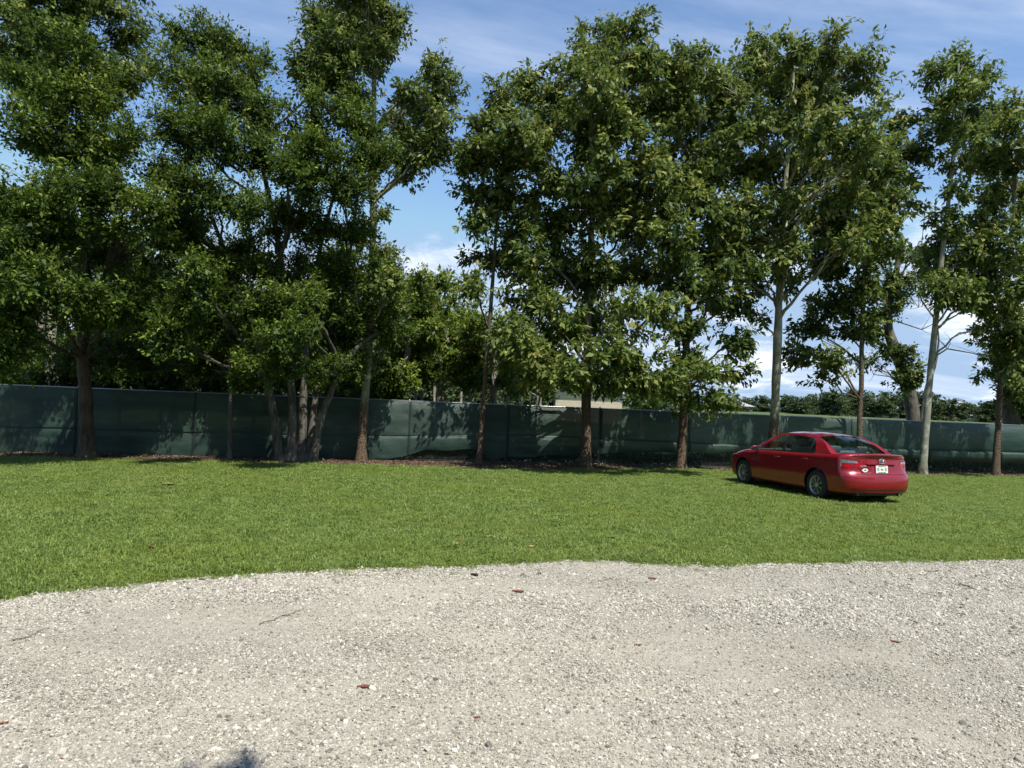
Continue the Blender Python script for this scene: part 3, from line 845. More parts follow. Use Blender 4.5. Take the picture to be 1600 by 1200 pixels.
# 5. tall pale stemmed tree
d = fence_depth(568) - 0.6
make_tree('broadleaf_tree', 'tall tree with a pale greenish trunk just right of the many stemmed oak',
    [px_stem([(565, 718), (569, 640), (576, 540), (582, 400), (583, 270), (583, 130), (578, 0), (575, -130)], d, 0.135, 0.035)],
    px_blobs([(500, 40, 40, 38), (545, 25, 45, 40), (595, 30, 35, 40), (480, 85, 30, 30), (530, 80, 45, 40), (590, 80, 35, 35), (475, 120, 22, 20), (520, 125, 40, 28), (610, 15, 28, 18, 0, .7), (545, -40, 70, 50), (600, -60, 50, 40), (560, -120, 55, 50), (640, 145, 28, 28), (680, 105, 20, 32), (700, 135, 22, 25), (670, 165, 35, 30), (635, 195, 35, 35), (690, 200, 30, 32), (660, 235, 40, 32), (640, 275, 22, 15, 0, .8), (700, 240, 18, 22, 0, .8), (625, 240, 25, 28), (600, 330, 16, 14, 0, .6), (595, 400, 26, 24, 0, .8), (620, 445, 30, 22), (565, 345, 18, 20, 0, .7)], d, seed=5),
    M['broad_leaf'], M['pale_bark'], leaf_len=0.115, leaf_w=0.42, lai=1.55, droop=0.4, seed=15, spread=1.1, group=ROW, tint=(0.5, 0.22), top_tint=0.12, limb_k=0.3)
# 6. thin leaning tree
d = fence_depth(750) - 0.6
make_tree('broadleaf_tree', 'thin trunked tree left of the big central crown, its stem bare halfway up',
    [px_stem([(748, 722), (753, 660), (761, 560), (768, 450), (776, 330), (790, 180)], d, 0.085, 0.03)],
    px_blobs([(790, 165, 38, 35), (760, 200, 35, 35), (735, 250, 30, 35), (775, 250, 40, 35), (820, 130, 30, 30), (740, 300, 30, 28), (790, 310, 40, 35), (760, 350, 32, 28), (770, 405, 36, 22), (740, 445, 26, 26), (810, 210, 40, 35), (800, 380, 30, 30), (735, 400, 14, 14, 0, .6)], d, seed=6),
    M['broad_leaf'], M['scaly_bark'], leaf_len=0.13, leaf_w=0.45, lai=1.55, droop=0.5, seed=16, spread=1.12, group=ROW, tint=(0.5, 0.22), top_tint=0.15, limb_k=0.3)
# 7. central tree
d = fence_depth(915) - 0.8
make_tree('broadleaf_tree', 'broad dense tree with a dark scaly trunk in front of the cream building',
    [px_stem([(915, 726), (917, 640), (918, 520), (922, 400), (930, 250), (950, 90)], d, 0.165, 0.04)],
    px_blobs([(985, 45, 32, 30), (945, 55, 32, 30), (915, 85, 38, 35), (970, 90, 45, 35), (1010, 110, 28, 35), (870, 130, 40, 40), (925, 140, 50, 40), (985, 155, 48, 40), (845, 190, 45, 42), (910, 205, 55, 42), (975, 215, 50, 42), (850, 265, 55, 45), (925, 275, 55, 45), (990, 285, 50, 42), (835, 340, 48, 42), (905, 345, 55, 45), (975, 350, 55, 42), (860, 415, 55, 42), (940, 420, 58, 42), (1005, 415, 45, 40), (820, 450, 38, 32), (840, 500, 50, 40), (915, 495, 55, 42), (985, 490, 48, 38), (800, 520, 40, 35), (850, 565, 48, 30, -1.8), (925, 560, 50, 35, -2.2), (880, 600, 35, 18, -1.8), (985, 560, 45, 30, -2.2), (1010, 590, 42, 22, -2), (960, 605, 30, 14), (820, 590, 25, 18), (1025, 170, 36, 40), (1030, 260, 36, 40), (1030, 340, 36, 40), (830, 230, 34, 38), (820, 400, 34, 36), (1040, 470, 24, 26), (895, 588, 36, 16, -1.2), (950, 585, 34, 16, -1.2), (860, 545, 40, 30)], d, jit=1.3, seed=7),
    M['broad_leaf'], M['scaly_bark'], leaf_len=0.135, leaf_w=0.45, lai=1.35, droop=0.45, seed=17, spread=1.42, big=1.32, group=ROW, tint=(0.47, 0.22), top_tint=0.2)
# 8. vine clad tree
d = fence_depth(1066) - 0.8
make_tree('broadleaf_tree', 'tree with leafy shoots clothing its dark trunk, left of the parked red car',
    [px_stem([(1065, 729), (1068, 640), (1070, 560), (1076, 450), (1085, 300), (1095, 130)], d, 0.15, 0.04)],
    px_blobs([(1060, 105, 35, 32), (1100, 110, 40, 35), (1050, 160, 40, 38), (1110, 165, 45, 40), (1060, 230, 48, 42), (1125, 240, 48, 42), (1050, 310, 45, 42), (1115, 320, 50, 42), (1045, 385, 42, 38), (1105, 390, 50, 38), (1150, 410, 38, 35), (1070, 445, 26, 30), (1110, 450, 30, 30), (1072, 505, 28, 32), (1140, 470, 34, 34), (1145, 530, 24, 32), (1075, 565, 30, 28), (1150, 580, 22, 25, -.6, .8), (1105, 590, 28, 22, -1.7), (1120, 625, 34, 18, -1.7), (1050, 590, 30, 20, -1.8), (1070, 615, 22, 22, -.8)], d, jit=1.2, seed=8),
    M['broad_leaf'], M['scaly_bark'], leaf_len=0.135, leaf_w=0.5, lai=1.45, droop=0.5, seed=18, spread=1.42, big=1.32, group=ROW, tint=(0.42, 0.22), top_tint=0.18)
# 9. pale trunk behind the car's bonnet
d = fence_depth(1209) - 0.8
make_tree('broadleaf_tree', 'wide crowned tall tree on a smooth pale trunk behind the nose of the red car',
    [px_stem([(1206, 737), (1209, 670), (1212, 580), (1218, 450), (1226, 300), (1240, 120)], d, 0.185, 0.045)],
    px_blobs([(1185, 75, 32, 28), (1235, 80, 38, 32), (1285, 75, 36, 30), (1330, 105, 32, 34), (1150, 120, 36, 34), (1205, 130, 46, 38), (1265, 140, 48, 38), (1320, 160, 42, 38), (1360, 190, 30, 32), (1155, 185, 42, 40), (1220, 200, 50, 40), (1285, 210, 48, 40), (1345, 230, 36, 34), (1170, 255, 46, 40), (1235, 270, 50, 40), (1300, 275, 46, 38), (1185, 325, 46, 38), (1255, 335, 48, 36), (1310, 335, 36, 34), (1175, 385, 42, 34), (1235, 395, 42, 30), (1285, 395, 34, 26), (1185, 430, 34, 22), (1240, 440, 24, 18, 0, .7), (1190, 500, 14, 12, 0, .5), (1120, 350, 30, 30), (1125, 200, 34, 36), (1130, 280, 34, 36), (1135, 400, 30, 30), (1375, 240, 26, 30), (1340, 300, 34, 34), (1330, 375, 30, 28), (1120, 130, 28, 28)], d, jit=1.3, seed=9),
    M['broad_leaf'], M['pale_bark'], leaf_len=0.14, leaf_w=0.44, lai=1.4, droop=0.45, seed=19, spread=1.42, big=1.32, group=ROW, tint=(0.52, 0.22), top_tint=0.25)
# 10. slim dark stem behind the car
d = fence_depth(1343) - 0.7
make_tree('broadleaf_tree', 'slim dark stemmed tree standing behind the roof of the red car',
    [px_stem([(1342, 740), (1344, 640), (1347, 520), (1352, 380), (1370, 240)], d, 0.10, 0.03)],
    px_blobs([(1390, 215, 34, 30), (1365, 265, 38, 34), (1415, 255, 34, 34), (1340, 320, 40, 36), (1400, 315, 42, 36), (1365, 375, 44, 36), (1310, 410, 36, 32), (1300, 470, 34, 28), (1355, 440, 40, 32), (1270, 505, 32, 24), (1320, 520, 30, 22, 0, .8), (1255, 555, 30, 22), (1300, 565, 34, 18), (1430, 220, 22, 22, 0, .7), (1450, 240, 16, 20, 0, .6), (1285, 590, 24, 10, 0, .7), (1340, 490, 26, 24)], d, jit=1.1, seed=10),
    M['broad_leaf'], M['scaly_bark'], leaf_len=0.135, leaf_w=0.5, lai=1.35, droop=0.5, seed=20, spread=1.34, big=1.32, group=ROW, tint=(0.45, 0.24), top_tint=0.15, limb_k=0.3)
# 11. pale leaning trunk right of the car
d = fence_depth(1443) - 0.9
make_tree('broadleaf_tree', 'tall narrow tree with a pale grey leaning trunk right of the red car',
    [px_stem([(1441, 739), (1447, 660), (1456, 560), (1466, 450), (1478, 340), (1491, 220), (1497, 90)], d, 0.125, 0.032)],
    px_blobs([(1505, 95, 30, 26), (1475, 115, 26, 28), (1530, 125, 26, 30), (1500, 145, 36, 32), (1465, 165, 24, 26), (1525, 175, 32, 30), (1485, 200, 32, 26), (1515, 215, 28, 20), (1480, 340, 24, 26, 0, .8), (1470, 400, 32, 28), (1505, 410, 32, 30), (1500, 460, 38, 28), (1460, 440, 20, 22, 0, .7), (1525, 475, 24, 18, 0, .8), (1490, 300, 24, 20, 0, .8), (1475, 370, 26, 26), (1510, 370, 26, 24), (1485, 450, 34, 26), (1520, 440, 28, 24), (1495, 260, 24, 20), (1540, 510, 22, 14, 0, .7)], d, jit=0.9, seed=21),
    M['fresh_leaf'], M['grey_bark'], leaf_len=0.14, leaf_w=0.46, lai=1.35, droop=0.5, seed=21, spread=1.25, group=ROW, tint=(0.42, 0.22), top_tint=0.2, limb_k=0.3,
    dead=[[P(1456, 560, d), P(1480, 545, d), P(1520, 552, d - .3), P(1545, 560, d - .4)], [P(1462, 500, d), P(1440, 470, d), P(1430, 430, d), P(1425, 400, d)]])
# 12. right edge
d = fence_depth(1557) - 0.8
make_tree('broadleaf_tree', 'rightmost tree of the row with a thin reddish brown trunk',
    [px_stem([(1556, 744), (1560, 670), (1566, 570), (1575, 430), (1585, 300), (1592, 200)], d, 0.12, 0.035)],
    px_blobs([(1590, 175, 34, 32), (1555, 205, 34, 32), (1625, 230, 40, 50), (1530, 255, 30, 30), (1580, 250, 42, 36), (1550, 305, 38, 34), (1600, 315, 42, 38), (1530, 350, 30, 28), (1575, 375, 42, 34), (1620, 400, 40, 40), (1550, 430, 38, 30), (1595, 450, 40, 34), (1560, 490, 34, 26), (1600, 520, 36, 30), (1540, 530, 26, 20, 0, .7), (1585, 570, 28, 22, 0, .8), (1550, 585, 20, 14, 0, .6), (1535, 400, 28, 24), (1540, 470, 28, 22), (1575, 530, 30, 22), (1600, 590, 28, 20)], d, jit=1.1, seed=22),
    M['broad_leaf'], M['scaly_bark'], leaf_len=0.14, leaf_w=0.48, lai=1.35, droop=0.5, seed=22, spread=1.32, group=ROW, tint=(0.47, 0.24), top_tint=0.2, limb_k=0.3)

# ------------------------------------------------------------------ beyond the fence
r = np.random.default_rng(77); n = 42000
s_ = r.uniform(-5, LEN + 8, n); off_ = r.uniform(0.22, 1.0, n)
hh_ = (0.28 + 0.30 * fbm(s_ * 0.9, off_ * 2 + 4, 3)) * r.random(n) ** 0.7
c3 = np.c_[FA[None] + FDIR[None] * s_[:, None] + FNRM[None] * off_[:, None], hh_]
ax = unit(r.normal(0, 0.6, (n, 3)) + np.array([0, 0, 0.3])); nr = r.normal(0, 0.6, (n, 3)) + np.array([0, 0, 0.6]); nr = unit(nr - ax * (nr * ax).sum(-1, keepdims=True))
ll = 0.11 * np.clip(r.normal(1, 0.3, n), 0.4, 1.8)[:, None]; sd = np.cross(ax, nr) * ll * 0.25
V = np.stack([c3, c3 + ax * ll * 0.45 + sd, c3 + ax * ll, c3 + ax * ll * 0.45 - sd], 1).reshape(-1, 3)
ug = link('undergrowth', mesh_np('undergrowth', V, np.arange(4 * n).reshape(n, 4), attrs=[('tint', 'FACE', np.clip(r.normal(0.3, 0.2, n), 0, 1))]), M['oak_leaf'])
tag(ug, 'low weeds growing in the shade just behind the fence', 'undergrowth', None, 'stuff')
d = 33.0
make_tree('oak_tree', 'old leaning oak with a thick grey trunk and dead twigs beyond the fence',
    [px_stem([(1432, 690), (1426, 630), (1412, 575), (1392, 530), (1385, 490), (1400, 430), (1410, 380)], d, 0.34, 0.08),
     px_stem([(1432, 660), (1446, 605), (1462, 570), (1468, 530), (1464, 490)], d, 0.10, 0.008)],
    px_blobs([(1395, 480, 30, 26), (1375, 515, 26, 22), (1400, 545, 24, 20), (1425, 580, 24, 22), (1410, 440, 30, 26), (1430, 400, 28, 24), (1405, 600, 20, 14), (1350, 560, 22, 14, 0, .7), (1380, 400, 30, 24)], d, seed=23),
    M['broad_leaf'], M['oak_bark'], leaf_len=0.15, leaf_w=0.5, lai=1.5, droop=0.3, seed=23, tint=(0.32, 0.2),
    dead=[[P(1410, 430, d), P(1420, 400, d), P(1440, 380, d - .4), P(1445, 340, d - .6)], [P(1420, 560, d), P(1400, 590, d), P(1365, 585, d), P(1355, 560, d)], [P(1405, 440, d), P(1435, 480, d), P(1440, 420, d), P(1450, 400, d)], [P(1395, 500, d), P(1440, 515, d), P(1470, 500, d), P(1490, 470, d)]])
d = 31.0
make_tree('oak_tree', 'shadowy oak at the right frame edge beyond the fence',
    [px_stem([(1582, 700), (1580, 630), (1578, 560), (1590, 450)], d, 0.36, 0.1)],
    px_blobs([(1590, 590, 34, 26), (1620, 610, 40, 36), (1600, 545, 40, 30), (1570, 560, 24, 18), (1640, 520, 60, 60), (1610, 640, 26, 24), (1575, 630, 18, 16)], d, seed=24),
    M['oak_leaf'], M['oak_bark'], leaf_len=0.15, leaf_w=0.5, lai=1.9, droop=0.3, seed=24, tint=(0.25, 0.18))
WOODS = 'oaks of the wood beyond the fence'
wood = [  # label, depth, stem pixels, blobs
    ('pale stemmed oak in the wood seen beyond the fence left of the thin tree', 31, [(690, 660), (688, 600), (700, 540), (690, 470)], [(690, 455, 34, 30), (650, 470, 30, 34), (720, 490, 32, 28), (670, 520, 40, 34), (715, 545, 36, 32), (650, 565, 34, 26), (690, 580, 36, 24), (730, 590, 28, 16), (680, 490, 36, 30), (700, 520, 36, 30), (740, 515, 26, 24), (665, 445, 22, 20), (640, 540, 30, 28)]),
    ('bushy oak in the wood behind the thin trunked tree', 30, [(772, 665), (770, 610), (775, 560), (765, 510)], [(770, 510, 34, 30), (745, 540, 30, 28), (800, 530, 34, 30), (780, 570, 38, 28), (820, 580, 34, 24), (750, 590, 30, 16), (790, 600, 26, 12), (760, 550, 36, 28), (800, 560, 34, 26), (735, 565, 30, 24), (830, 555, 30, 24)]),
    ('grey twigged oak in the wood right of the pale greenish trunk', 29, [(622, 655), (625, 600), (640, 540), (628, 470)], [(630, 460, 26, 30), (610, 500, 30, 34), (640, 530, 32, 32), (605, 560, 30, 28), (630, 585, 26, 16), (620, 480, 28, 28), (650, 500, 28, 28), (645, 570, 28, 22)]),
    ('oak filling the wood behind the five splayed stems', 30, [(540, 655), (535, 590), (530, 500), (520, 420)], [(520, 420, 50, 40), (560, 470, 45, 40), (500, 490, 50, 40), (540, 540, 50, 35), (490, 570, 45, 30), (570, 580, 35, 22), (400, 500, 50, 50), (430, 570, 40, 30)]),
    ('dark oak in the wood between the slim sapling and the brown trunk', 29, [(270, 650), (272, 580), (260, 480), (270, 380)], [(270, 380, 60, 50), (220, 430, 55, 45), (320, 440, 55, 45), (260, 490, 60, 45), (330, 520, 50, 40), (220, 540, 50, 40), (290, 570, 55, 30), (350, 580, 40, 24)]),
    ('dark oak in the wood at the left frame edge beyond the fence', 28, [(60, 645), (58, 580), (70, 480), (60, 380)], [(60, 380, 70, 50), (-10, 430, 70, 60), (110, 440, 60, 45), (40, 490, 65, 45), (150, 520, 50, 40), (90, 555, 55, 30), (-20, 550, 60, 40), (180, 400, 50, 50), (20, 590, 40, 14), (170, 580, 40, 18)]),
    ('low oak standing left of the cream building beyond the fence', 34, [(840, 670), (842, 620), (836, 570)], [(835, 560, 34, 28), (860, 590, 26, 20), (815, 600, 26, 16), (845, 610, 20, 12)]),
    ('low dark oak at the right end of the cream building', 40, [(1000, 672), (1001, 640), (1005, 600)], [(1000, 600, 28, 20), (1025, 610, 26, 18), (985, 620, 18, 14), (1020, 630, 20, 10)]),
]
for i, (lab, d, st_, bl) in enumerate(wood):
    make_tree('oak_tree', lab, [px_stem(st_, d, 0.19, 0.05)], px_blobs(bl, d, jit=1.5, seed=40 + i), M['oak_leaf'], M['far_bark'], leaf_len=0.14, leaf_w=0.5, lai=1.5, droop=0.1, seed=40 + i, group=WOODS, tint=((0.58, 0.2) if i < 3 else (0.40, 0.2)), sub=7, top_tint=0.25, limb_k=0.4)
# slender pale trunks between them
thin_px = [(598, 600, 590, 28), (650, 598, 640, 34), (660, 596, 672, 33), (720, 602, 735, 36), (735, 600, 726, 33), (795, 606, 802, 34), (815, 606, 806, 38), (612, 590, 618, 37), (470, 590, 462, 30), (55, 560, 60, 30), (20, 580, 26, 33), (545, 585, 548, 34), (680, 590, 684, 40)]
for i, (bx_, by_, tx_, d) in enumerate(thin_px):
    make_tree('woodland_sapling', 'slender pale trunk standing in the shaded wood beyond the fence', [px_stem([(bx_, by_ + 70), (bx_ - 1, by_ + 10), (tx_, by_ - 40), (tx_ + 4, by_ - 90)], d, 0.075, 0.03)],
        px_blobs([(tx_ + 3, by_ - 85, 24, 20), (tx_ - 14, by_ - 60, 18, 14)], d, seed=60 + i), M['oak_leaf'], M['far_bark'], leaf_len=0.15, leaf_w=0.5, lai=1.2, seed=60 + i, group='slender trunks in the wood', sub=4, tint=(0.4, 0.2), droop=0.1)

# understorey shrubs close behind the fence on the left
for i, (px, d, py) in enumerate([(-30, 23, 560), (50, 25, 555), (110, 23, 575), (185, 24, 560), (250, 23.5, 570), (320, 25, 560), (395, 24, 565), (460, 26, 550), (520, 25, 575), (575, 27, 590)]):
    make_tree('understorey_shrub', 'dark leafy shrub pressed against the back of the fence under the wood',
        [px_stem([(px, py + 110), (px + 4, py + 50), (px - 3, py)], d, 0.05, 0.02)],
        px_blobs([(px, py - 10, 42, 30), (px - 34, py + 15, 36, 26), (px + 34, py + 12, 36, 26), (px - 10, py + 35, 40, 22), (px + 20, py + 38, 36, 22)], d, seed=120 + i), M['oak_leaf'], M['oak_bark'], leaf_len=0.14, leaf_w=0.5, lai=0.9, seed=120 + i, sub=5, droop=0.1, tint=(0.34, 0.2), group='understorey shrubs behind the fence')

# trees at the viewer's back: the tips of one crown throw the soft shadow at the foot of the picture
def shadow_from(px, py, h):
    g = G(px, py); k = h / math.tan(SUN_EL)
    return np.array([g[0] + SUN_H[0] * k, g[1] + SUN_H[1] * k, h])
s1, s2 = shadow_from(300, 1270, 10.6), shadow_from(425, 1278, 10.2)
make_tree('broadleaf_tree', 'tall tree standing at the viewer\'s back beside the drive', [(np.array([(2.6, -5.6, 0), (2.7, -5.5, 4), (2.6, -5.0, 8), (2.3, -3.6, 10.0)]), np.array([0.2, 0.16, 0.1, 0.03]))],
    [(s1, (0.10, 0.10, 0.10), 1.0), (s2, (0.09, 0.09, 0.08), 1.0)] + [((2.6 + a, -5.6 + b, h), (1.4, 1.4, 1.1), 1.0) for a, b, h in ((0, 0, 9.3), (-1.2, -.3, 8.0), (1.3, .2, 7.8), (.2, -1.2, 7.5), (.3, .6, 6.6), (-1, -.9, 6.2), (1.1, -.6, 5.8))],
    M['broad_leaf'], M['pale_bark'], leaf_len=0.2, leaf_w=0.45, lai=0.8, seed=150, base=(2.6, -5.6, 0), droop=0.4, group='trees behind the viewer')
for i, (x0, y0, h) in enumerate([(-9.5, -5.5, 9), (-16, 1.0, 10), (-5, -13, 10), (9, -15, 9)]):  # unseen trees added to darken the ambient light on surfaces facing the viewer
    bl = [((x0 + a * 1.4, y0 + b * 1.4, h * z), (1.9, 1.9, 1.5), 1.0) for a, b, z in ((0, 0, .95), (-1.2, -.3, .8), (1.3, .2, .78), (.2, -1.2, .7), (.3, 1.1, .65), (-1, -.9, .55), (1.1, -.6, .5), (-1.1, .8, .45), (.9, 1.0, .4))]
    make_tree('broadleaf_tree', ('unseen tree added left of the viewer to dim the ambient light', 'unseen tree added left of the lawn to dim the ambient light', 'unseen tree added far behind the viewer on the left to dim the ambient light', 'unseen tree added far behind the viewer on the right to dim the ambient light')[i], [(np.array([(x0, y0, 0), (x0 + .1, y0, h * .4), (x0, y0, h * .95)]), np.array([0.2, 0.15, 0.05]))], bl, M['oak_leaf'], M['oak_bark'], leaf_len=0.3, leaf_w=0.5, lai=0.8, seed=151 + i, base=(x0, y0, 0), group='trees behind the viewer')

back_src = bpy.data.objects[[o.name for o in C.objects if o.get('label') == 'unseen tree added far behind the viewer on the left to dim the ambient light'][0]]
for i, (x0, y0, k) in enumerate([(-22, -9, 1.1), (-14, -13, 1.2), (-30, -2, 1.2), (2, -19, 1.2), (-9, -20, 1.3), (17, -17, 1.2), (25, -12, 1.1), (-19, -18, 1.3), (11, -23, 1.3), (33, -8, 1.2)]):  # belt of unseen trees added to cut the sky light from behind
    o = back_src.copy(); C.objects.link(o); o.location = (x0, y0, 0); o.scale = (k, k, k); o.rotation_euler = (0, 0, i * 1.3)
    o['label'] = 'one of a belt of unseen oaks added behind the viewer to cut ambient light'
    for ch in list(back_src.children):
        c2 = ch.copy(); C.objects.link(c2); c2.parent = o

# far tree line across the field
far_list = [(1040, 160, 30), (1075, 150, 34), (1110, 165, 32), (1142, 150, 34), (1165, 170, 26), (1190, 155, 30), (1225, 160, 34), (1250, 150, 34), (1275, 165, 40), (1300, 150, 44), (1335, 160, 50), (1365, 150, 44), (1395, 165, 50), (1430, 150, 50), (1460, 160, 48), (1490, 150, 44), (1515, 165, 34), (1545, 150, 38), (1575, 160, 44), (1605, 150, 46), (1640, 155, 46), (1680, 160, 44)]
far_lab = 'round dark oak in the tree line across the far field'
protos = []
for i in range(4):
    r = np.random.default_rng(80 + i)
    bl = []
    for k in range(13):
        a = r.uniform(0, 6.28); q = r.uniform(0.2, 3.0)
        bl.append(((q * math.cos(a), q * math.sin(a), r.uniform(0.9, 5.0) - 0.3 * q), (1.8, 1.8, 1.3), 1.0))
    bl.append(((0, 0, 4.8), (1.8, 1.8, 1.3), 1.0))
    protos.append(make_tree('far_oak_tree', far_lab, [(np.array([(0, 0, 0), (0.1, 0, 1.5), (0, 0.1, 4.0)]), np.array([0.3, 0.22, 0.08]))], bl, M['far_leaf'], M['oak_bark'], leaf_len=0.34, leaf_w=0.6, lai=1.1, seed=80 + i, base=(0, 0, 0), sub=6, twig_seg=0, droop=0.1, tint=(0.5, 0.25), top_tint=0.3, big=1.1, group='oaks of the far tree line'))
far_names = []
for i, (px, d, hp) in enumerate(far_list):
    p = P(px, 650, d); z = zg(p[0], p[1])
    src = protos[i % 4]
    if i < 4: o = src
    else:
        o = src.copy(); C.objects.link(o)
        for ch in list(src.children):
            c2 = ch.copy(); C.objects.link(c2); c2.parent = o
    hgt = 0.82 * hp / FOCAL * d
    k = hgt / 5.8
    o.location = (p[0], p[1], z - 0.2)
    o.scale = (k * 1.35, k * 1.35, k)
    o.rotation_euler = (0, 0, i * 1.9)
    o['label'] = far_lab

# oaks standing deeper in the wood, copies of the same kinds
for i, (px, d, hp) in enumerate([(-60, 48, 120), (40, 55, 130), (120, 46, 120), (200, 58, 130), (280, 50, 120), (360, 60, 130), (430, 48, 120), (500, 58, 120), (560, 46, 100), (605, 60, 130), (640, 50, 120), (690, 62, 130), (725, 48, 110), (770, 60, 110), (810, 52, 95), (845, 64, 90), (585, 40, 80), (665, 42, 85), (745, 41, 75), (790, 43, 70), (1010, 75, 60), (1035, 66, 55)]):
    p = P(px, 640, d); z = zg(p[0], p[1]); src = protos[i % 4]
    o = src.copy(); C.objects.link(o)
    for ch in list(src.children):
        c2 = ch.copy(); C.objects.link(c2); c2.parent = o
    k = hp / FOCAL * d / 5.8
    o.location = (p[0], p[1], z - 0.2 - 0.25 * k); o.scale = (k * 1.1, k * 1.1, k); o.rotation_euler = (0, 0, i * 2.3)
    o['label'] = 'dark oak standing deep in the wood beyond the fence'; o['group'] = 'oaks deep in the wood'

# cream building glimpsed behind the central tree
M['siding'] = plain('cream_siding', (0.62, 0.54, 0.42), 0.7, var=0.07, scale=2)
M['roof'] = plain('grey_shingle', (0.07, 0.065, 0.06), 0.9, var=0.25, scale=5)
M['white'] = plain('white_trim', (0.75, 0.74, 0.70), 0.6, var=0.05)
M['darkglass'] = plain('dark_window', (0.02, 0.025, 0.03), 0.15, var=0.1)
d = 58.0
pa = P(868, 630, d); pb = P(972, 640, d)
zb = zg((pa[0] + pb[0]) / 2, d) - 0.1
bld = empty('cream_building', (pa[0], pa[1], zb)); tag(bld, 'cream building with horizontal siding glimpsed behind the dark scaly trunk', 'building')
Lw = pb[0] - pa[0]
mb = MB(); mb.box((Lw / 2, 3.0, 1.5), (Lw - 0.1, 5.8, 2.96)); link('wall', mb.mesh('wall'), M['siding'], bld)
nb = 12; bh = 3.0 / nb
mb = MB(); mb.box((0, 0, 0), (Lw, 0.05, bh - 0.02), rot=((1, 0, 0), (0, math.cos(.16), -math.sin(.16)), (0, math.sin(.16), math.cos(.16))))
bme = mb.mesh('siding_board'); bme.materials.append(M['siding'])
for k in range(nb):
    o = link('siding_board', bme, None, bld); o.location = (Lw / 2, 0.05, bh * (k + 0.5))
mb = MB()
mb.add([(-0.4, -0.5, 2.95), (Lw + 0.4, -0.5, 2.95), (Lw + 0.4, 6.5, 2.95), (-0.4, 6.5, 2.95), (1.8, 3.0, 3.8), (Lw - 1.8, 3.0, 3.8)], [(0, 1, 5, 4), (1, 2, 5), (2, 3, 4, 5), (3, 0, 4), (0, 3, 2, 1)])
link('roof', mb.mesh('roof'), M['roof'], bld)

# far houses at the edge of the field
def far_house(px, d, wpx, label, wall, roof, hw=2.6, hr=1.4):
    p = P(px, 650, d); z = zg(p[0], p[1]) - 0.1
    w = wpx / FOCAL * d
    h = empty('far_house', (p[0], p[1], z)); tag(h, label, 'house', 'houses across the field')
    mb = MB(); mb.box((0, 3, hw / 2), (w, 6, hw)); link('wall', mb.mesh('wall'), wall, h)
    mb = MB(); mb.add([(-w / 2 - .5, -.6, hw), (w / 2 + .5, -.6, hw), (w / 2 + .5, 6.6, hw), (-w / 2 - .5, 6.6, hw), (-w / 2 + 1.5, 3, hw + hr), (w / 2 - 1.5, 3, hw + hr)], [(0, 1, 5, 4), (1, 2, 5), (2, 3, 4, 5), (3, 0, 4), (0, 3, 2, 1)])
    link('roof', mb.mesh('roof'), roof, h)
    n = max(2, int(w / 3)); mb = MB(); mb.box((0, -0.02, 0), (1.1, 0.08, hw * 0.42)); wme = mb.mesh('window'); wme.materials.append(M['darkglass'])
    for k in range(n):
        o = link('window', wme, None, h); o.location = (-w / 2 + w * (k + 0.5) / n, 0, hw * 0.6)
M['pale_roof'] = plain('pale_metal_roof', (0.34, 0.34, 0.34), 0.6, var=0.06)
far_house(1392, 150, 26, 'low dark roofed house across the field behind the red car roof', M['siding'], M['roof'], 1.2, 0.6)
far_house(1166, 150, 18, 'low house with a pale roof across the field left of the smooth pale trunk', M['siding'], M['pale_roof'], 1.2, 0.9)
far_house(1545, 150, 22, 'pale house across the field near the right frame edge', M['white'], M['pale_roof'], 1.3, 0.7)
#@@PART3
# ------------------------------------------------------------------ red saloon car
def car_paint():
    m = Mat('red_pearl_paint')
    fl = m.noise(m.coord(), 900, 2, 0.6)
    c = m.mix(fl, (0.19, 0.002, 0.008), (0.28, 0.004, 0.014))
    m.set(Base_Color=c, Roughness=0.32, Metallic=0.15)
    m.bsdf.inputs['Coat Weight'].default_value = 0.9
    m.bsdf.inputs['Coat Roughness'].default_value = 0.03
    return m.m
M['paint'] = car_paint()
M['seam'] = plain('panel_gap', (0.006, 0.004, 0.004), 0.8)
M['cabin'] = plain('grey_cloth_trim', (0.30, 0.30, 0.28), 0.85)
M['black'] = plain('black_plastic', (0.012, 0.012, 0.013), 0.45)
M['chrome'] = plain('chrome', (0.75, 0.76, 0.78), 0.12, 1.0, var=0.03)
M['rim'] = plain('silver_wheel', (0.50, 0.50, 0.50), 0.32, 0.8, var=0.05)
M['tyre'] = plain('tyre_rubber', (0.016, 0.016, 0.017), 0.8)
M['redlens'] = plain('red_lens', (0.35, 0.006, 0.012), 0.12, var=0.2, scale=60)
M['clearlens'] = plain('clear_lens', (0.36, 0.33, 0.34), 0.12, 0.6, var=0.9, scale=30)
M['plate'] = plain('plate_white', (0.74, 0.76, 0.72), 0.45, var=0.04)
M['plate_green'] = plain('plate_green', (0.03, 0.16, 0.10), 0.5)
M['plate_orange'] = plain('plate_orange', (0.62, 0.16, 0.03), 0.5)
M['sticker'] = plain('white_sticker', (0.80, 0.80, 0.78), 0.4, var=0.03)
m = Mat('tinted_glass')
m.set(Base_Color=(0.02, 0.025, 0.025), Roughness=0.03)
tp = m.node('ShaderNodeBsdfTransparent'); tp.inputs[0].default_value = (0.42, 0.50, 0.47, 1)
gl = m.node('ShaderNodeBsdfGlossy'); gl.inputs['Roughness'].default_value = 0.02; gl.inputs['Color'].default_value = (1, 1, 1, 1)
lw = m.node('ShaderNodeLayerWeight'); lw.inputs['Blend'].default_value = 0.5
fr = m.math('ADD', m.math('MULTIPLY', m.math('POWER', lw.outputs['Facing'], 4.5), 0.9), 0.045)
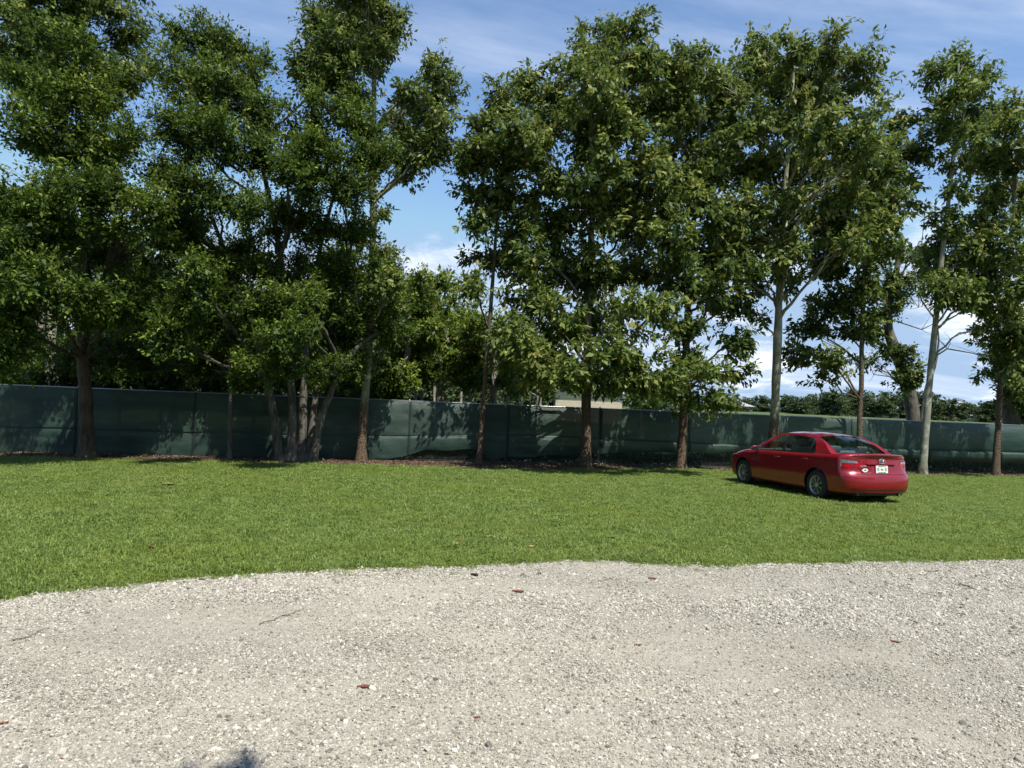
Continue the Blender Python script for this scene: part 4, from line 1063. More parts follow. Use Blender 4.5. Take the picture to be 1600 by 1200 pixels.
mx = m.node('ShaderNodeMixShader'); m.l.new(fr, mx.inputs[0]); m.l.new(tp.outputs[0], mx.inputs[1]); m.l.new(gl.outputs[0], mx.inputs[2])
m.l.new(mx.outputs[0], m.out.inputs[0])
M['glass'] = m.m

def build_car():
    # x forward, y left, z up, origin on the ground midway between the axles
    rw = G(1279, 780); fw = G(1164, 756)
    best = None
    for a_ in np.linspace(1.4, 2.4, 400):       # turn the car until its front wheel stands where it should
        q_ = rw[:2] + 2.776 * np.array([math.cos(a_), math.sin(a_)]); v_ = np.array([q_[0], q_[1], -CAM_H])
        px_ = 800 + FOCAL * (v_ @ R_) / (v_ @ F_)
        if best is None or abs(px_ - 1165) < best[0]: best = (abs(px_ - 1165), a_)
    ang = best[1]
    f = np.array([math.cos(ang), math.sin(ang)]); l = np.array([-f[1], f[0]])
    org = rw[:2] + f * 1.388 - l * 0.80
    car = empty('parked_car', (org[0], org[1], 0.0), ang)
    tag(car, 'shiny red four door saloon car parked on the grass, seen from its rear corner', 'car')
    AX, WR = 1.388, 0.325
    # ---- lower body loft
    def sup(t, p): return max(0.0, 1 - t ** p) ** (1 / p)
    xs = []
    NEND = 14
    rear0, rear1, front0, front1 = -2.02, -2.44, 1.80, 2.37
    for k in range(NEND + 1):
        a = (k / NEND) * math.pi / 2
        xs.append((front1 - (front1 - front0) * (1 - math.sin(math.pi / 2 - a)) if False else front0 + (front1 - front0) * math.cos(a)))
    mids = list(np.linspace(front0, rear0, 60)[1:-1])
    seams = [0.86, -0.13, -1.16]
    for s in seams: mids += [s + 0.005, s - 0.005]
    mids += [1.10, 1.04, -1.70, -1.76]
    xs += mids
    for k in range(NEND + 1):
        a = (k / NEND) * math.pi / 2
        xs.append(rear0 + (rear1 - rear0) * math.sin(a))
    xs = np.array(sorted(set(np.round(xs, 4)), reverse=True))
    def halfw(x):
        w = np.interp(x, [-2.02, -1.4, -0.9, 0.6, 1.4, 1.80], [0.885, 0.908, 0.908, 0.908, 0.903, 0.87])
        if x > front0: w = 0.87 * sup((x - front0) / (front1 - front0), 2.3)
        if x < rear0: w = 0.885 * sup((rear0 - x) / (rear0 - rear1), 2.9)
        return w
    def top(x): return np.interp(x, [-2.44, -2.36, -2.28, -2.20, -1.76, -1.2, 0.9, 1.07, 1.4, 1.8, 2.1, 2.25, 2.37], [1.07, 1.085, 1.095, 1.092, 1.085, 1.03, 0.985, 0.985, 0.945, 0.875, 0.80, 0.735, 0.64])
    def belt(x): return np.interp(x, [-2.44, -2.2, -1.7, -1.2, 0.9, 1.4, 1.8, 2.1, 2.37], [1.02, 1.045, 1.04, 1.01, 0.945, 0.90, 0.82, 0.745, 0.60])
    def bot(x): return np.interp(x, [-2.44, -2.2, -1.9, -1.0, 1.0, 1.9, 2.37], [0.26, 0.22, 0.20, 0.19, 0.19, 0.20, 0.24])
    def xrear(z): return np.interp(z, [0.20, 0.26, 0.40, 0.55, 0.625, 0.66, 0.70, 0.86, 0.97, 1.06, 1.10], [-2.34, -2.39, -2.435, -2.44, -2.425, -2.40, -2.345, -2.32, -2.305, -2.325, -2.335])
    def xfront(z): return np.interp(z, [0.18, 0.3, 0.5, 0.65, 0.8, 1.0], [2.30, 2.36, 2.37, 2.34, 2.24, 2.1])
    rows = None; SEC = []; MI = []
    for x in xs:
        w = halfw(x); zt, zb, zl = top(x), bot(x), belt(x)
        cabin = (-1.73 < x < 1.07)
        ctl = [(0.0, zb), (0.70, zb), (0.90, zb + 0.012), (0.965, zb + 0.06), (0.985, zb + 0.16), (1.0, zb + 0.32), (1.0, zb + 0.44), (0.992, zb + 0.55), (0.985, zl - 0.10), (0.965, zl - 0.035), (0.935, zl)]
        ctl = [(a * w, b) for a, b in ctl]
        if cabin:
            y0 = 0.935 * w
            ctl += [(y0 - 0.02, zl + 0.003), (y0 - 0.07, zl - 0.01), (y0 - 0.09, zl - 0.12), (y0 - 0.10, 0.60), (y0 - 0.12, 0.45), (0.4, 0.43), (0.15, 0.44), (0.0, 0.44)]
        else:
            ctl += [(0.905 * w, zl + 0.35 * (zt - zl)), (0.86 * w, zl + 0.62 * (zt - zl)), (0.76 * w, zl + 0.80 * (zt - zl)), (0.62 * w, zl + 0.90 * (zt - zl)), (0.45 * w, zl + 0.96 * (zt - zl)), (0.28 * w, zl + 0.985 * (zt - zl)), (0.12 * w, zt), (0.0, zt)]
        ctl = np.array(ctl)
        # refine the painted flank so that light rolls over it
        fine = []
        for i in range(len(ctl) - 1):
            n = 3 if 2 <= i <= 9 else 1
            for q in range(n):
                t = q / n
                if n == 1: fine.append(ctl[i]); continue
                p0, p1, p2, p3 = ctl[max(i - 1, 0)], ctl[i], ctl[i + 1], ctl[min(i + 2, 10)]
                fine.append(0.5 * ((2 * p1) + (-p0 + p2) * t + (2 * p0 - 5 * p1 + 4 * p2 - p3) * t * t + (-p0 + 3 * p1 - 3 * p2 + p3) * t ** 3))
        fine.append(ctl[-1]); fine = np.array(fine)
        sec = np.zeros((len(fine), 3)); sec[:, 1:] = fine
        s_r = np.clip((-1.62 - x) / 0.82, 0, 1); s_r = s_r * s_r * (3 - 2 * s_r)
        s_f = np.clip((x - 1.5) / 0.87, 0, 1); s_f = s_f * s_f * (3 - 2 * s_f)
        sec[:, 0] = x + s_r * (np.array([xrear(z) for z in fine[:, 1]]) + 2.44) + s_f * (np.array([xfront(z) for z in fine[:, 1]]) - 2.37)
        SEC.append(sec)
    SEC = np.array(SEC); ns, nr = SEC.shape[:2]
    NFL = 3 + 8 * 3 - 1        # rows up to here are painted flank
    full = np.concatenate([SEC[:, :, :], (SEC * np.array([1, -1, 1]))[:, -2:0:-1, :]], 1)     # closed ring
    nf = full.shape[1]
    V = full.reshape(-1, 3); Fq = grid_faces(ns, nf, True)
    ii = np.repeat(np.arange(ns - 1), nf); jj = np.tile(np.arange(nf), ns - 1)
    jm = np.where(jj < nr, jj, nf - 1 - jj)
    xm = 0.5 * (xs[ii] + xs[ii + 1]); gap = np.abs(xs[ii] - xs[ii + 1]) < 0.0105
    mi = np.zeros(len(Fq), int)
    zc = V[Fq].mean(1)[:, 2]
    is_seam = np.zeros(len(Fq), bool)
    for s in seams: is_seam |= gap & (np.abs(xm - s) < 0.004)
    mi[is_seam & (zc > 0.27)] = 1
    incab = (xm < 1.07) & (xm > -1.73) & (jm >= NFL + 2)
    mi[incab] = 2
    mi[(jm <= 1)] = 3
    body_me = mesh_np('body', V, Fq[:, ::-1], True, matidx=mi)
    bm = bmesh.new(); bm.from_mesh(body_me)
    bmesh.ops.remove_doubles(bm, verts=bm.verts[:], dist=0.0008)
    bmesh.ops.dissolve_degenerate(bm, edges=bm.edges[:], dist=0.0005)
    bmesh.ops.recalc_face_normals(bm, faces=bm.faces[:])
    if bm.calc_volume(signed=True) < 0: bmesh.ops.reverse_faces(bm, faces=bm.faces[:])
    bvh = BVHTree.FromBMesh(bm)
    bm.to_mesh(body_me); bm.free()
    for mm in (M['paint'], M['seam'], M['cabin'], M['black']): body_me.materials.append(mm)
    tmp = bpy.data.objects.new('tmp_body', body_me); C.objects.link(tmp)
    cut_objs = []
    for sx in (AX, -AX):
        mb = MB(); 
        for sy in (1, -1):
            mb2 = MB(); mb2.tube([(sx, sy * 0.60, WR + 0.015), (sx, sy * 1.05, WR + 0.015)], 0.375, 40)
            me = mb2.mesh('cut'); me.materials.append(M['black'])
            bmc = bmesh.new(); bmc.from_mesh(me); bmesh.ops.recalc_face_normals(bmc, faces=bmc.faces[:]); bmc.to_mesh(me); bmc.free()
            o = bpy.data.objects.new('cut', me); C.objects.link(o); cut_objs.append(o)
            md = tmp.modifiers.new('b', 'BOOLEAN'); md.operation = 'DIFFERENCE'; md.object = o; md.solver = 'MANIFOLD'
    dg = bpy.context.evaluated_depsgraph_get()
    ev = tmp.evaluated_get(dg)
    res = bpy.data.meshes.new_from_object(ev)
    for o in cut_objs: bpy.data.objects.remove(o)
    bpy.data.objects.remove(tmp)
    if len(res.polygons) < 500: res = body_me
    # ---- split the shell into panels
    for pl_ in res.polygons:       # the inside of the wheel arches is black
        cc = pl_.center
        for sx in (AX, -AX):
            q_ = math.hypot(cc.x - sx, cc.z - WR - 0.015)
            nq = Vector((cc.x - sx, 0, cc.z - WR - 0.015)).normalized()
            if (q_ < 0.3755 and abs(cc.y) > 0.59 and abs(abs(cc.y) - 0.60) < 0.01) or (0.366 < q_ < 0.3757 and abs(cc.y) > 0.58 and pl_.normal.dot(nq) < -0.9): pl_.material_index = 3
    bm = bmesh.new(); bm.from_mesh(res)
    groups = {}
    for fc in bm.faces:
        c = fc.calc_center_median(); mname = res.materials[fc.material_index].name if fc.material_index < len(res.materials) else ''
        key = 'body'
        if mname.startswith('red'):
            side = abs(c.y) > 0.62
            if side and -0.13 < c.x < 0.86 and c.z > 0.30: key = 'front_door_L' if c.y > 0 else 'front_door_R'
            elif side and -1.16 < c.x < -0.13 and c.z > 0.30: key = 'rear_door_L' if c.y > 0 else 'rear_door_R'
            elif c.x > 1.08 and c.z > 0.70 and fc.normal.z > 0.55 and abs(c.y) < 0.80: key = 'bonnet'
            elif c.x < -1.76 and abs(c.y) < 0.62 and c.z > 0.665: key = 'boot_lid'
            elif c.x < -2.02 and c.z < 0.665: key = 'rear_bumper'
            elif c.x > 1.90 and c.z < 0.66: key = 'front_bumper'
        groups.setdefault(key, []).append(fc.index)
    bm.free()
    Vr = np.array([v.co[:] for v in res.vertices])
    for key, idx in groups.items():
        bm = bmesh.new(); bm.from_mesh(res); bm.faces.ensure_lookup_table()
        keep = set(idx)
        bmesh.ops.delete(bm, geom=[fc for fc in bm.faces if fc.index not in keep], context='FACES')
        nm = key.replace('_L', '').replace('_R', '')
        me = bpy.data.meshes.new(nm); bm.to_mesh(me); bm.free()
        for mm in res.materials: me.materials.append(mm)
        me.polygons.foreach_set('use_smooth', np.ones(len(me.polygons), dtype=bool))
        me.set_sharp_from_angle(angle=math.radians(42))
        groups[key] = link(nm, me, None, car)
    # ---- cabin: everything above the belt lies on one leaning surface
    def ys(x, z):
        yb = 0.935 * halfw(x) - 0.012
        t = np.clip((z - belt(x)) / 0.42, 0, 1.1)
        return yb - 0.245 * t ** 1.25
    wt = lambda x: np.interp(x, [-1.12, -1.0, -0.8, -0.4, 0.0, 0.2, 0.30], [1.315, 1.350, 1.378, 1.398, 1.392, 1.366, 1.335])     # top of the side glass
    rt = lambda x: np.interp(x, [-1.20, -1.06, -0.8, -0.4, 0.0, 0.2, 0.34], [1.360, 1.398, 1.425, 1.440, 1.432, 1.405, 1.372])   # roof edge
    def patch(name, corners, mat, n=10, mi_parent=None, off=0.0, side=1, thick=0.0):
        """quad patch given by (x,z) corners a,b,c,d laid on the leaning side"""
        a, b, c_, d_ = [np.array(q, float) for q in corners]
        Vp = []
        for i in range(n + 1):
            for j in range(n + 1):
                u, v = i / n, j / n
                q = a * (1 - u) * (1 - v) + b * u * (1 - v) + c_ * u * v + d_ * (1 - u) * v
                Vp.append((q[0], side * (ys(q[0], q[1]) + off), q[1]))
        Fp = grid_faces(n + 1, n + 1)
        if side < 0: Fp = Fp[:, ::-1]
        return link(name, mesh_np(name, np.array(Vp), Fp, True), mat, mi_parent or car)
    def strip(name, lo, hi, mat, side, off=0.0, parent=None):
        lo = np.array(lo); hi = np.array(hi); n = len(lo)
        Vp = np.zeros((n, 4, 3))
        for j in range(4):
            q = lo + (hi - lo) * j / 3
            Vp[:, j, 0] = q[:, 0]; Vp[:, j, 2] = q[:, 1]
            Vp[:, j, 1] = [side * (ys(a, b) + off) for a, b in q]
        return link(name, mesh_np(name, Vp.reshape(-1, 3), grid_faces(n, 4), True), mat, parent or car)
    for side, tagn in ((1, 'L'), (-1, 'R')):
        fd, rd = groups.get('front_door_' + tagn), groups.get('rear_door_' + tagn)
        patch('windscreen_pillar', [(1.07, belt(1.07) - .01), (0.90, belt(.9) - .01), (0.215, 1.362), (0.26, 1.398)], M['paint'], side=side)
        # side glass
        xf = np.linspace(0.86, -0.10, 16)
        zt_f = np.array([min(np.interp(x, [0.215, 0.88], [1.355, 0.955]) if x > 0.215 else 9, wt(x)) for x in xf])
        strip('side_window', np.c_[xf, [belt(x) + 0.004 for x in xf]], np.c_[xf, zt_f], M['glass'], side, -0.012, fd)
        xr = np.linspace(-0.17, -1.24, 16)
        zt_r = np.array([min(wt(max(x, -1.12)), np.interp(x, [-1.30, -1.24, -1.14, -1.04], [1.06, 1.13, 1.27, 1.345]) if x < -1.04 else 9) for x in xr])
        strip('side_window', np.c_[xr, [belt(x) + 0.004 for x in xr]], np.c_[xr, zt_r], M['glass'], side, -0.012, rd)
        # roof rail above the glass
        xa = np.linspace(0.26, -1.10, 20)
        strip('roof_rail', np.c_[xa, [wt(x) - 0.004 for x in xa]], np.c_[xa, [rt(x) for x in xa]], M['paint'], side, 0.002)
        patch('door_pillar', [(-0.09, belt(-.1)), (-0.185, belt(-.18)), (-0.185, wt(-.185)), (-0.09, wt(-.09))], M['black'], side=side, off=-0.002)
        patch('quarter_window', [(-1.055, belt(-1.05)), (-1.075, belt(-1.07)), (-1.075, wt(-1.075)), (-1.055, wt(-1.055))], M['black'], side=side, off=-0.004).name = 'window_divider'
        xc = np.linspace(-1.03, -1.80, 18)
        lo = [(x, np.interp(x, [-1.30, -1.24, -1.14, -1.03], [belt(-1.3) - .005, 1.13, 1.27, 1.345]) if x > -1.30 else belt(x) - 0.006) for x in xc]
        hi = [(x, np.interp(x, [-1.80, -1.76, -1.5, -1.25, -1.10, -1.03], [top(-1.78) - .04, top(-1.76) - .02, 1.235, 1.345, 1.392, 1.402])) for x in xc]
        strip('rear_pillar', lo, hi, M['paint'], side, 0.001)
        xw = np.linspace(0.84, -1.22, 20)
        strip('belt_trim', np.c_[xw, [belt(x) - 0.004 for x in xw]], np.c_[xw, [belt(x) + 0.016 for x in xw]], M['black'], side, 0.006)
    # roof skin
    xa = np.linspace(0.26, -1.10, 26); ya = np.linspace(-1, 1, 17)
    Vp = np.zeros((26, 17, 3))
    for i, x in enumerate(xa):
        zr = rt(x); yr = ys(x, zr) + 0.004
        for j, t in enumerate(ya):
            Vp[i, j] = (x + (0.05 * (1 - t * t) if i == 0 else 0) - (0.05 * (1 - t * t) if i == 25 else 0), yr * t, zr + 0.042 * (1 - abs(t) ** 2.4))
    link('roof', mesh_np('roof', Vp.reshape(-1, 3), grid_faces(26, 17)[:, ::-1], True), M['paint'], car)
    # windscreen and rear window
    def sheet(name, topline, botline, mat, bow=0.03):
        n, k = len(topline), 12
        Vp = np.zeros((k, n, 3)); topline = np.array(topline); botline = np.array(botline)
        nrm = np.cross(botline[n // 2] - topline[n // 2], np.array([0, 1.0, 0])); nrm /= np.linalg.norm(nrm)
        if nrm[2] < 0: nrm = -nrm
        for i in range(k):
            t = i / (k - 1)
            Vp[i] = topline * (1 - t) + botline * t + nrm * bow * math.sin(math.pi * t)
        return link(name, mesh_np(name, Vp.reshape(-1, 3), grid_faces(k, n), True), mat, car)
    tl = np.linspace(-1, 1, 17)
    roof_f = [Vp_ for Vp_ in Vp[0]]; roof_r = [Vp_ for Vp_ in Vp[-1]]
    sheet('windscreen', [q - np.array([0, 0, 0.004]) for q in roof_f], [(1.06 + 0.20 * (1 - t * t), t * (0.935 * halfw(1.05) - 0.02), 0.965 + 0.02 * (1 - t * t)) for t in tl], M['glass'], 0.03)
    rb = [(-1.775 - 0.06 * (1 - t * t), t * 0.665, top(-1.78) - 0.012 + 0.012 * (1 - t * t)) for t in tl]
    rtop = [np.array([q[0], q[1] * 0.93, q[2] - 0.004]) for q in roof_r]
    sheet('rear_window', rtop, rb, M['glass'], 0.028)
    for sgn in (1, -1):      # painted panel between the rear glass and the pillar
        i0 = -1 if sgn > 0 else 0
        a = np.array(rtop[i0]); b = np.array(rb[i0]); nrm = 0.028
        Vq = []
        xc = np.linspace(0, 1, 14)
        for t in xc:
            g = a * (1 - t) + b * t + np.array([-0.01, 0, 0.022]) * math.sin(math.pi * t)
            xq = -1.10 + (-1.80 + 1.10) * t
            zq = np.interp(xq, [-1.80, -1.76, -1.5, -1.25, -1.10], [top(-1.78) - .04, top(-1.76) - .02, 1.235, 1.345, 1.392])
            e = np.array([xq, sgn * (ys(xq, zq) + 0.001), zq])
            for q in range(4): Vq.append(g * (1 - q / 3) + e * q / 3 + np.array([0, 0, 0.012]) * math.sin(math.pi * q / 3))
        link('rear_pillar', mesh_np('rear_pillar', np.array(Vq), grid_faces(14, 4), True), M['paint'], car)
    # ---- seats and headrests
    def cushion(name, c, s, tilt=0.0, parent=None, bev=0.05):
        ct, st = math.cos(tilt), math.sin(tilt)
        mb = MB(); mb.box((0, 0, 0), s); me = mb.mesh(name, bevel=bev, angle=50)
        o = link(name, me, M['cabin'], parent or car); o.location = c; o.rotation_euler = (0, tilt, 0)
        return o
    for sy in (0.38, -0.38):
        cushion('seat_cushion', (0.15, sy, 0.57), (0.52, 0.52, 0.16))
        cushion('seat_back', (-0.17, sy, 0.86), (0.15, 0.50, 0.62), -0.28)
        cushion('headrest', (-0.30, sy, 1.24), (0.09, 0.26, 0.17), -0.25, bev=0.035)
    cushion('rear_bench', (-0.85, 0, 0.56), (0.50, 1.30, 0.18))
    cushion('rear_seat_back', (-1.20, 0, 0.83), (0.16, 1.30, 0.56), -0.42)
    for sy in (0.36, -0.36): cushion('headrest', (-1.36, sy, 1.14), (0.09, 0.27, 0.13), -0.30, bev=0.035)
    mb = MB(); mb.box((-1.55, 0, 1.03), (0.36, 1.34, 0.03)); link('parcel_shelf', mb.mesh('parcel_shelf'), M['black'], car)
    mb = MB(); mb.box((0.86, 0, 0.86), (0.30, 1.44, 0.20)); link('dashboard', mb.mesh('dashboard', bevel=0.04), M['black'], car)
    th = np.linspace(0, 2 * math.pi, 25); wh = MB(); wh.tube(np.c_[0.55 + 0.07 * np.sin(th), 0.38 + 0.185 * np.cos(th), 0.90 + 0.17 * np.sin(th)], 0.014, 6, caps=False)
    link('steering_wheel', wh.mesh('steering_wheel', True), M['black'], car)
    # ---- wheels
    def lathe(prof, k=36):
        prof = np.array(prof); a = np.arange(k) * 2 * math.pi / k
        Vp = np.stack([prof[:, None, 1] * np.cos(a)[None], np.repeat(prof[:, None, 0], k, 1), prof[:, None, 1] * np.sin(a)[None]], -1)
        return Vp.reshape(-1, 3), grid_faces(len(prof), k, True)
    Vt, Ft = lathe([(-0.105, 0.215), (-0.108, 0.255), (-0.104, 0.295), (-0.085, 0.318), (-0.05, 0.325), (0.05, 0.325), (0.085, 0.318), (0.104, 0.295), (0.108, 0.255), (0.105, 0.215), (0.09, 0.208), (-0.09, 0.208), (-0.105, 0.215)])
    tyre_me = mesh_np('tyre', Vt, Ft, True); tyre_me.materials.append(M['tyre'])
    Vt, Ft = lathe([(-0.09, 0.207), (0.088, 0.213), (0.096, 0.216), (0.096, 0.200), (0.070, 0.190), (0.03, 0.186), (-0.09, 0.18)])
    rim_me = mesh_np('rim', Vt, Ft, True); rim_me.materials.append(M['rim'])
    mb = MB()
    mb.tube([(0, 0.00, 0), (0, 0.01, 0)], 0.184, 36)
    back_me = mb.mesh('brake_disc'); back_me.materials.append(M['black'])
    sp = MB()
    for k in range(2):
        a0, a1 = (-0.085, -0.02) if k == 0 else (0.02, 0.085)
        ir, orr = 0.045, 0.198
        q = []
        for yy in (0.072, 0.088):
            for rr_, aa in ((ir, a0 * 1.6), (ir, a1 * 1.6 if k == 0 else a1 * 1.6), (orr, a1 * 1.15 + (0.06 if k else -0.06)), (orr, a0 * 1.15 + (0.06 if k else -0.06))):
                q.append((rr_ * math.cos(aa), yy + (0.004 if rr_ == orr else -0.006), rr_ * math.sin(aa)))
        sp.add(q, [(0, 1, 2, 3), (7, 6, 5, 4), (0, 4, 5, 1), (1, 5, 6, 2), (2, 6, 7, 3), (3, 7, 4, 0)])
    spoke_me = sp.mesh('spoke'); spoke_me.materials.append(M['rim'])
    hb = MB(); hb.tube([(0, 0.055, 0), (0, 0.088, 0), (0, 0.094, 0)], [0.056, 0.050, 0.030], 20)
    hub_me = hb.mesh('hub_cap', angle=40); hub_me.materials.append(M['rim'])
    for sx in (AX, -AX):
        for sy in (1, -1):
            wh = empty('wheel'); wh.parent = car; wh.location = (sx, sy * 0.79, WR); wh.rotation_euler = (0, 0.3 * sx, 0 if sy > 0 else math.pi)
            link('tyre', tyre_me, None, wh); link('rim', rim_me, None, wh); link('brake_disc', back_me, None, wh); link('hub_cap', hub_me, None, wh)
            for k in range(8):
                o = link('spoke', spoke_me, None, wh); o.rotation_euler = (0, k * math.pi / 4, 0)
    # ---- things let into the shell: patches cast on to it
    def cast(name, pts, dirn, mat, nu, nv, off=0.004, parent=None):
        dv = Vector(dirn).normalized(); Vp = []
        for p in pts:
            o_ = Vector(p) - dv * 1.2
            hit, nn, _, _ = bvh.ray_cast(o_, dv)
            if hit is None: hit, nn = Vector(p), -dv
            if nn.dot(dv) > 0: nn = -nn
            Vp.append(tuple(hit + nn * off))
        Fp = grid_faces(nu, nv)
        me = mesh_np(name, np.array(Vp), Fp, True, )
        return link(name, me, mat, parent or car)
    def quad_pts(a, b, c_, d_, nu, nv):
        a, b, c_, d_ = map(np.array, (a, b, c_, d_)); out = []
        for i in range(nu):
            for j in range(nv):
                u, v = i / (nu - 1), j / (nv - 1)
                out.append(a * (1 - u) * (1 - v) + b * u * (1 - v) + c_ * u * v + d_ * (1 - u) * v)
        return out
    lid = groups.get('boot_lid', car); rbum = groups.get('rear_bumper', car)
    for sy in (1, -1):
        lamp = empty('tail_light'); lamp.parent = car
        D = (0.80, -0.60 * sy, 0)
        # the lamp wraps the corner: points set out in a plane square to the cast direction
        def q(y, z): return np.array([-2.25 - 0.0 + (abs(y) - 0.9) * -0.35, y * sy, z])
        cast('red_lens', quad_pts(q(1.06, 0.955), q(0.60, 0.945), q(0.62, 0.790), q(1.06, 0.80), 16, 8), D, M['redlens'], 16, 8, 0.004, lamp)
        cast('clear_lens', quad_pts(q(0.985, 0.955), q(0.44, 0.930), q(0.40, 0.885), q(0.985, 0.882), 18, 5), D, M['clearlens'], 18, 5, 0.009, lamp)
        cast('clear_lens', quad_pts(q(0.985, 0.885), q(0.945, 0.885), q(0.945, 0.80), q(0.985, 0.80), 5, 8), D, M['clearlens'], 5, 8, 0.009, lamp)
        cast('lamp_surround', quad_pts(q(1.0, 0.965), q(0.43, 0.942), q(0.39, 0.930), q(1.0, 0.953), 16, 3), D, M['seam'], 16, 3, 0.005, lamp)
        cast('inner_lens', quad_pts((-2.5, 0.60 * sy, 0.880), (-2.5, 0.46 * sy, 0.884), (-2.5, 0.56 * sy, 0.800), (-2.5, 0.60 * sy, 0.800), 6, 6), (1, 0, 0), M['redlens'], 6, 6, 0.004, lamp)
        # reflector low in the bumper
        cast('reflector', quad_pts((-2.6, 0.74 * sy, 0.40), (-2.6, 0.60 * sy, 0.40), (-2.6, 0.60 * sy, 0.37), (-2.6, 0.74 * sy, 0.37), 6, 3), (1, 0, 0), M['redlens'], 6, 3, 0.004, rbum)
        # lid shut line, lid lower edge
        cast('panel_gap', quad_pts((-2.6, 0.615 * sy, 1.06), (-2.6, 0.607 * sy, 1.06), (-2.6, 0.607 * sy, 0.67), (-2.6, 0.615 * sy, 0.67), 24, 2), (1, 0, 0), M['seam'], 2, 24, 0.003) if False else None
    cast('panel_gap', quad_pts((-2.7, 0.63, 0.672), (-2.7, -0.63, 0.672), (-2.7, -0.63, 0.662), (-2.7, 0.63, 0.662), 30, 2), (1, 0, 0), M['seam'], 30, 2, 0.003)
    # dark strip painted as the shadow under the garnish; then plate, garnish
    cast('garnish_shadow', quad_pts((-2.7, 0.36, 0.868), (-2.7, -0.36, 0.868), (-2.7, -0.33, 0.842), (-2.7, 0.33, 0.842), 16, 4), (1, 0, 0), M['seam'], 16, 4, 0.003, lid)
    mb = MB(); mb.box((0, 0, 0), (0.035, 0.74, 0.028)); gar = link('garnish', mb.mesh('garnish', bevel=0.008, angle=50), M['paint'], lid); gar.location = (-2.327, 0, 0.880)
    pl = empty('number_plate'); pl.parent = car; pl.location = (-2.352, 0.0, 0.772); pl.rotation_euler = (0, 0.10, 0)
    mb = MB(); mb.box((0, 0, 0), (0.012, 0.31, 0.158)); link('plate_sheet', mb.mesh('plate_sheet', bevel=0.004), M['plate'], pl)
    mb = MB(); mb.box((-0.0075, 0, 0.062), (0.003, 0.21, 0.016)); link('state_lettering', mb.mesh('state_lettering'), M['plate_green'], pl)
    for k, yy in enumerate((0.118, 0.078, -0.078, -0.118)):      # unreadable embossed figures either side of the fruit
        mb = MB()
        mb.box((-0.0075, yy, 0.024), (0.003, 0.028, 0.010)); mb.box((-0.0075, yy, -0.030), (0.003, 0.028, 0.010))
        mb.box((-0.0075, yy + (0.010 if k % 2 else -0.010), -0.003), (0.003, 0.009, 0.044)); mb.box((-0.0077, yy, -0.003), (0.003, 0.012, 0.009))
        link('plate_character', mb.mesh('plate_character'), M['plate_green'], pl)
    th = np.linspace(0, 2 * math.pi, 13)[:-1]
    def disc(cy, cz, ry, rz_, x0, x1, mat, name, parent):
        n = len(th); Vd = [(x1, cy, cz)] + [(x1, cy + ry * math.cos(t) * 0.8, cz + rz_ * math.sin(t) * 0.8) for t in th] + [(x0, cy + ry * math.cos(t), cz + rz_ * math.sin(t)) for t in th]
        Fd = [(0, 1 + k, 1 + (k + 1) % n) for k in range(n)] + [(1 + k, 1 + n + k, 1 + n + (k + 1) % n, 1 + (k + 1) % n) for k in range(n)]
        mb = MB(); mb.add(Vd, Fd); return link(name, mb.mesh(name), mat, parent)
    disc(0.014, 0.002, 0.024, 0.026, -0.006, -0.011, M['plate_orange'], 'orange_fruit', pl)
    disc(-0.018, -0.008, 0.024, 0.024, -0.006, -0.010, M['plate_orange'], 'orange_fruit', pl)
    mb = MB(); mb.box((-0.0078, 0.0, -0.064), (0.003, 0.20, 0.012)); link('county_lettering', mb.mesh('county_lettering'), M['plate_green'], pl)
    # round three oval badge on the lid
    bd = empty('maker_badge'); bd.parent = car; bd.location = (-2.345, 0, 0.945)
    tt_ = np.linspace(0, 2 * math.pi, 29)
    for (ry, rz_, cz) in ((0.078, 0.052, 0), (0.028, 0.050, 0.0), (0.052, 0.020, 0.024)):
        mb = MB(); mb.tube(np.c_[np.full(29, -0.004), ry * np.cos(tt_), cz + rz_ * np.sin(tt_)], 0.0075, 6, caps=False); link('oval_ring', mb.mesh('oval_ring', True), M['chrome'], bd)
    # script badge and white lips sticker, left of the plate
    tx = bpy.data.curves.new('model_lettering', 'FONT'); tx.body = 'CAMRY'; tx.size = 0.052; tx.extrude = 0.003; tx.align_x = 'CENTER'
    to = bpy.data.objects.new('model_lettering', tx); C.objects.link(to)
    dgx = bpy.context.evaluated_depsgraph_get(); tme = bpy.data.meshes.new_from_object(to.evaluated_get(dgx)); bpy.data.objects.remove(to)
    tme.materials.clear()
    lo_ = link('model_lettering', tme, M['chrome'], car); 
    lo_.matrix_local = Matrix(((0, 0, -1, -2.335), (-1, 0, 0, 0.46), (0, 1, 0, 0.815), (0, 0, 0, 1)))
    st_ = empty('lips_sticker'); st_.parent = car; st_.location = (-2.350, 0.435, 0.752)
    u = np.linspace(-1, 1, 21)
    up = 0.040 * (1 - np.abs(u) ** 1.7) * (1 - 0.32 * np.exp(-(u / 0.16) ** 2)) + 0.002; dn = -0.044 * (1 - np.abs(u) ** 2.0) - 0.002
    Vs = [(0, 0.082 * a, b) for a, b in zip(u, up)] + [(0, 0.082 * a, b) for a, b in zip(u, dn)]
    mb = MB(); mb.add([(x_ - 0.003, y_, z_) for x_, y_, z_ in Vs], [(k, k + 1, 21 + k + 1, 21 + k) for k in range(20)]); link('sticker_base', mb.mesh('sticker_base'), M['sticker'], st_)
    um = 0.012 * (1 - np.abs(u) ** 1.3) * (1 + 0.5 * np.cos(u * 9)); 
    Vs = [(-0.006, 0.046 * a, b + 0.002) for a, b in zip(u, um)] + [(-0.006, 0.046 * a, -b * 0.9) for a, b in zip(u, um)]
    mb = MB(); mb.add(Vs, [(k, k + 1, 21 + k + 1, 21 + k) for k in range(20)]); link('sticker_mouth', mb.mesh('sticker_mouth'), M['black'], st_)
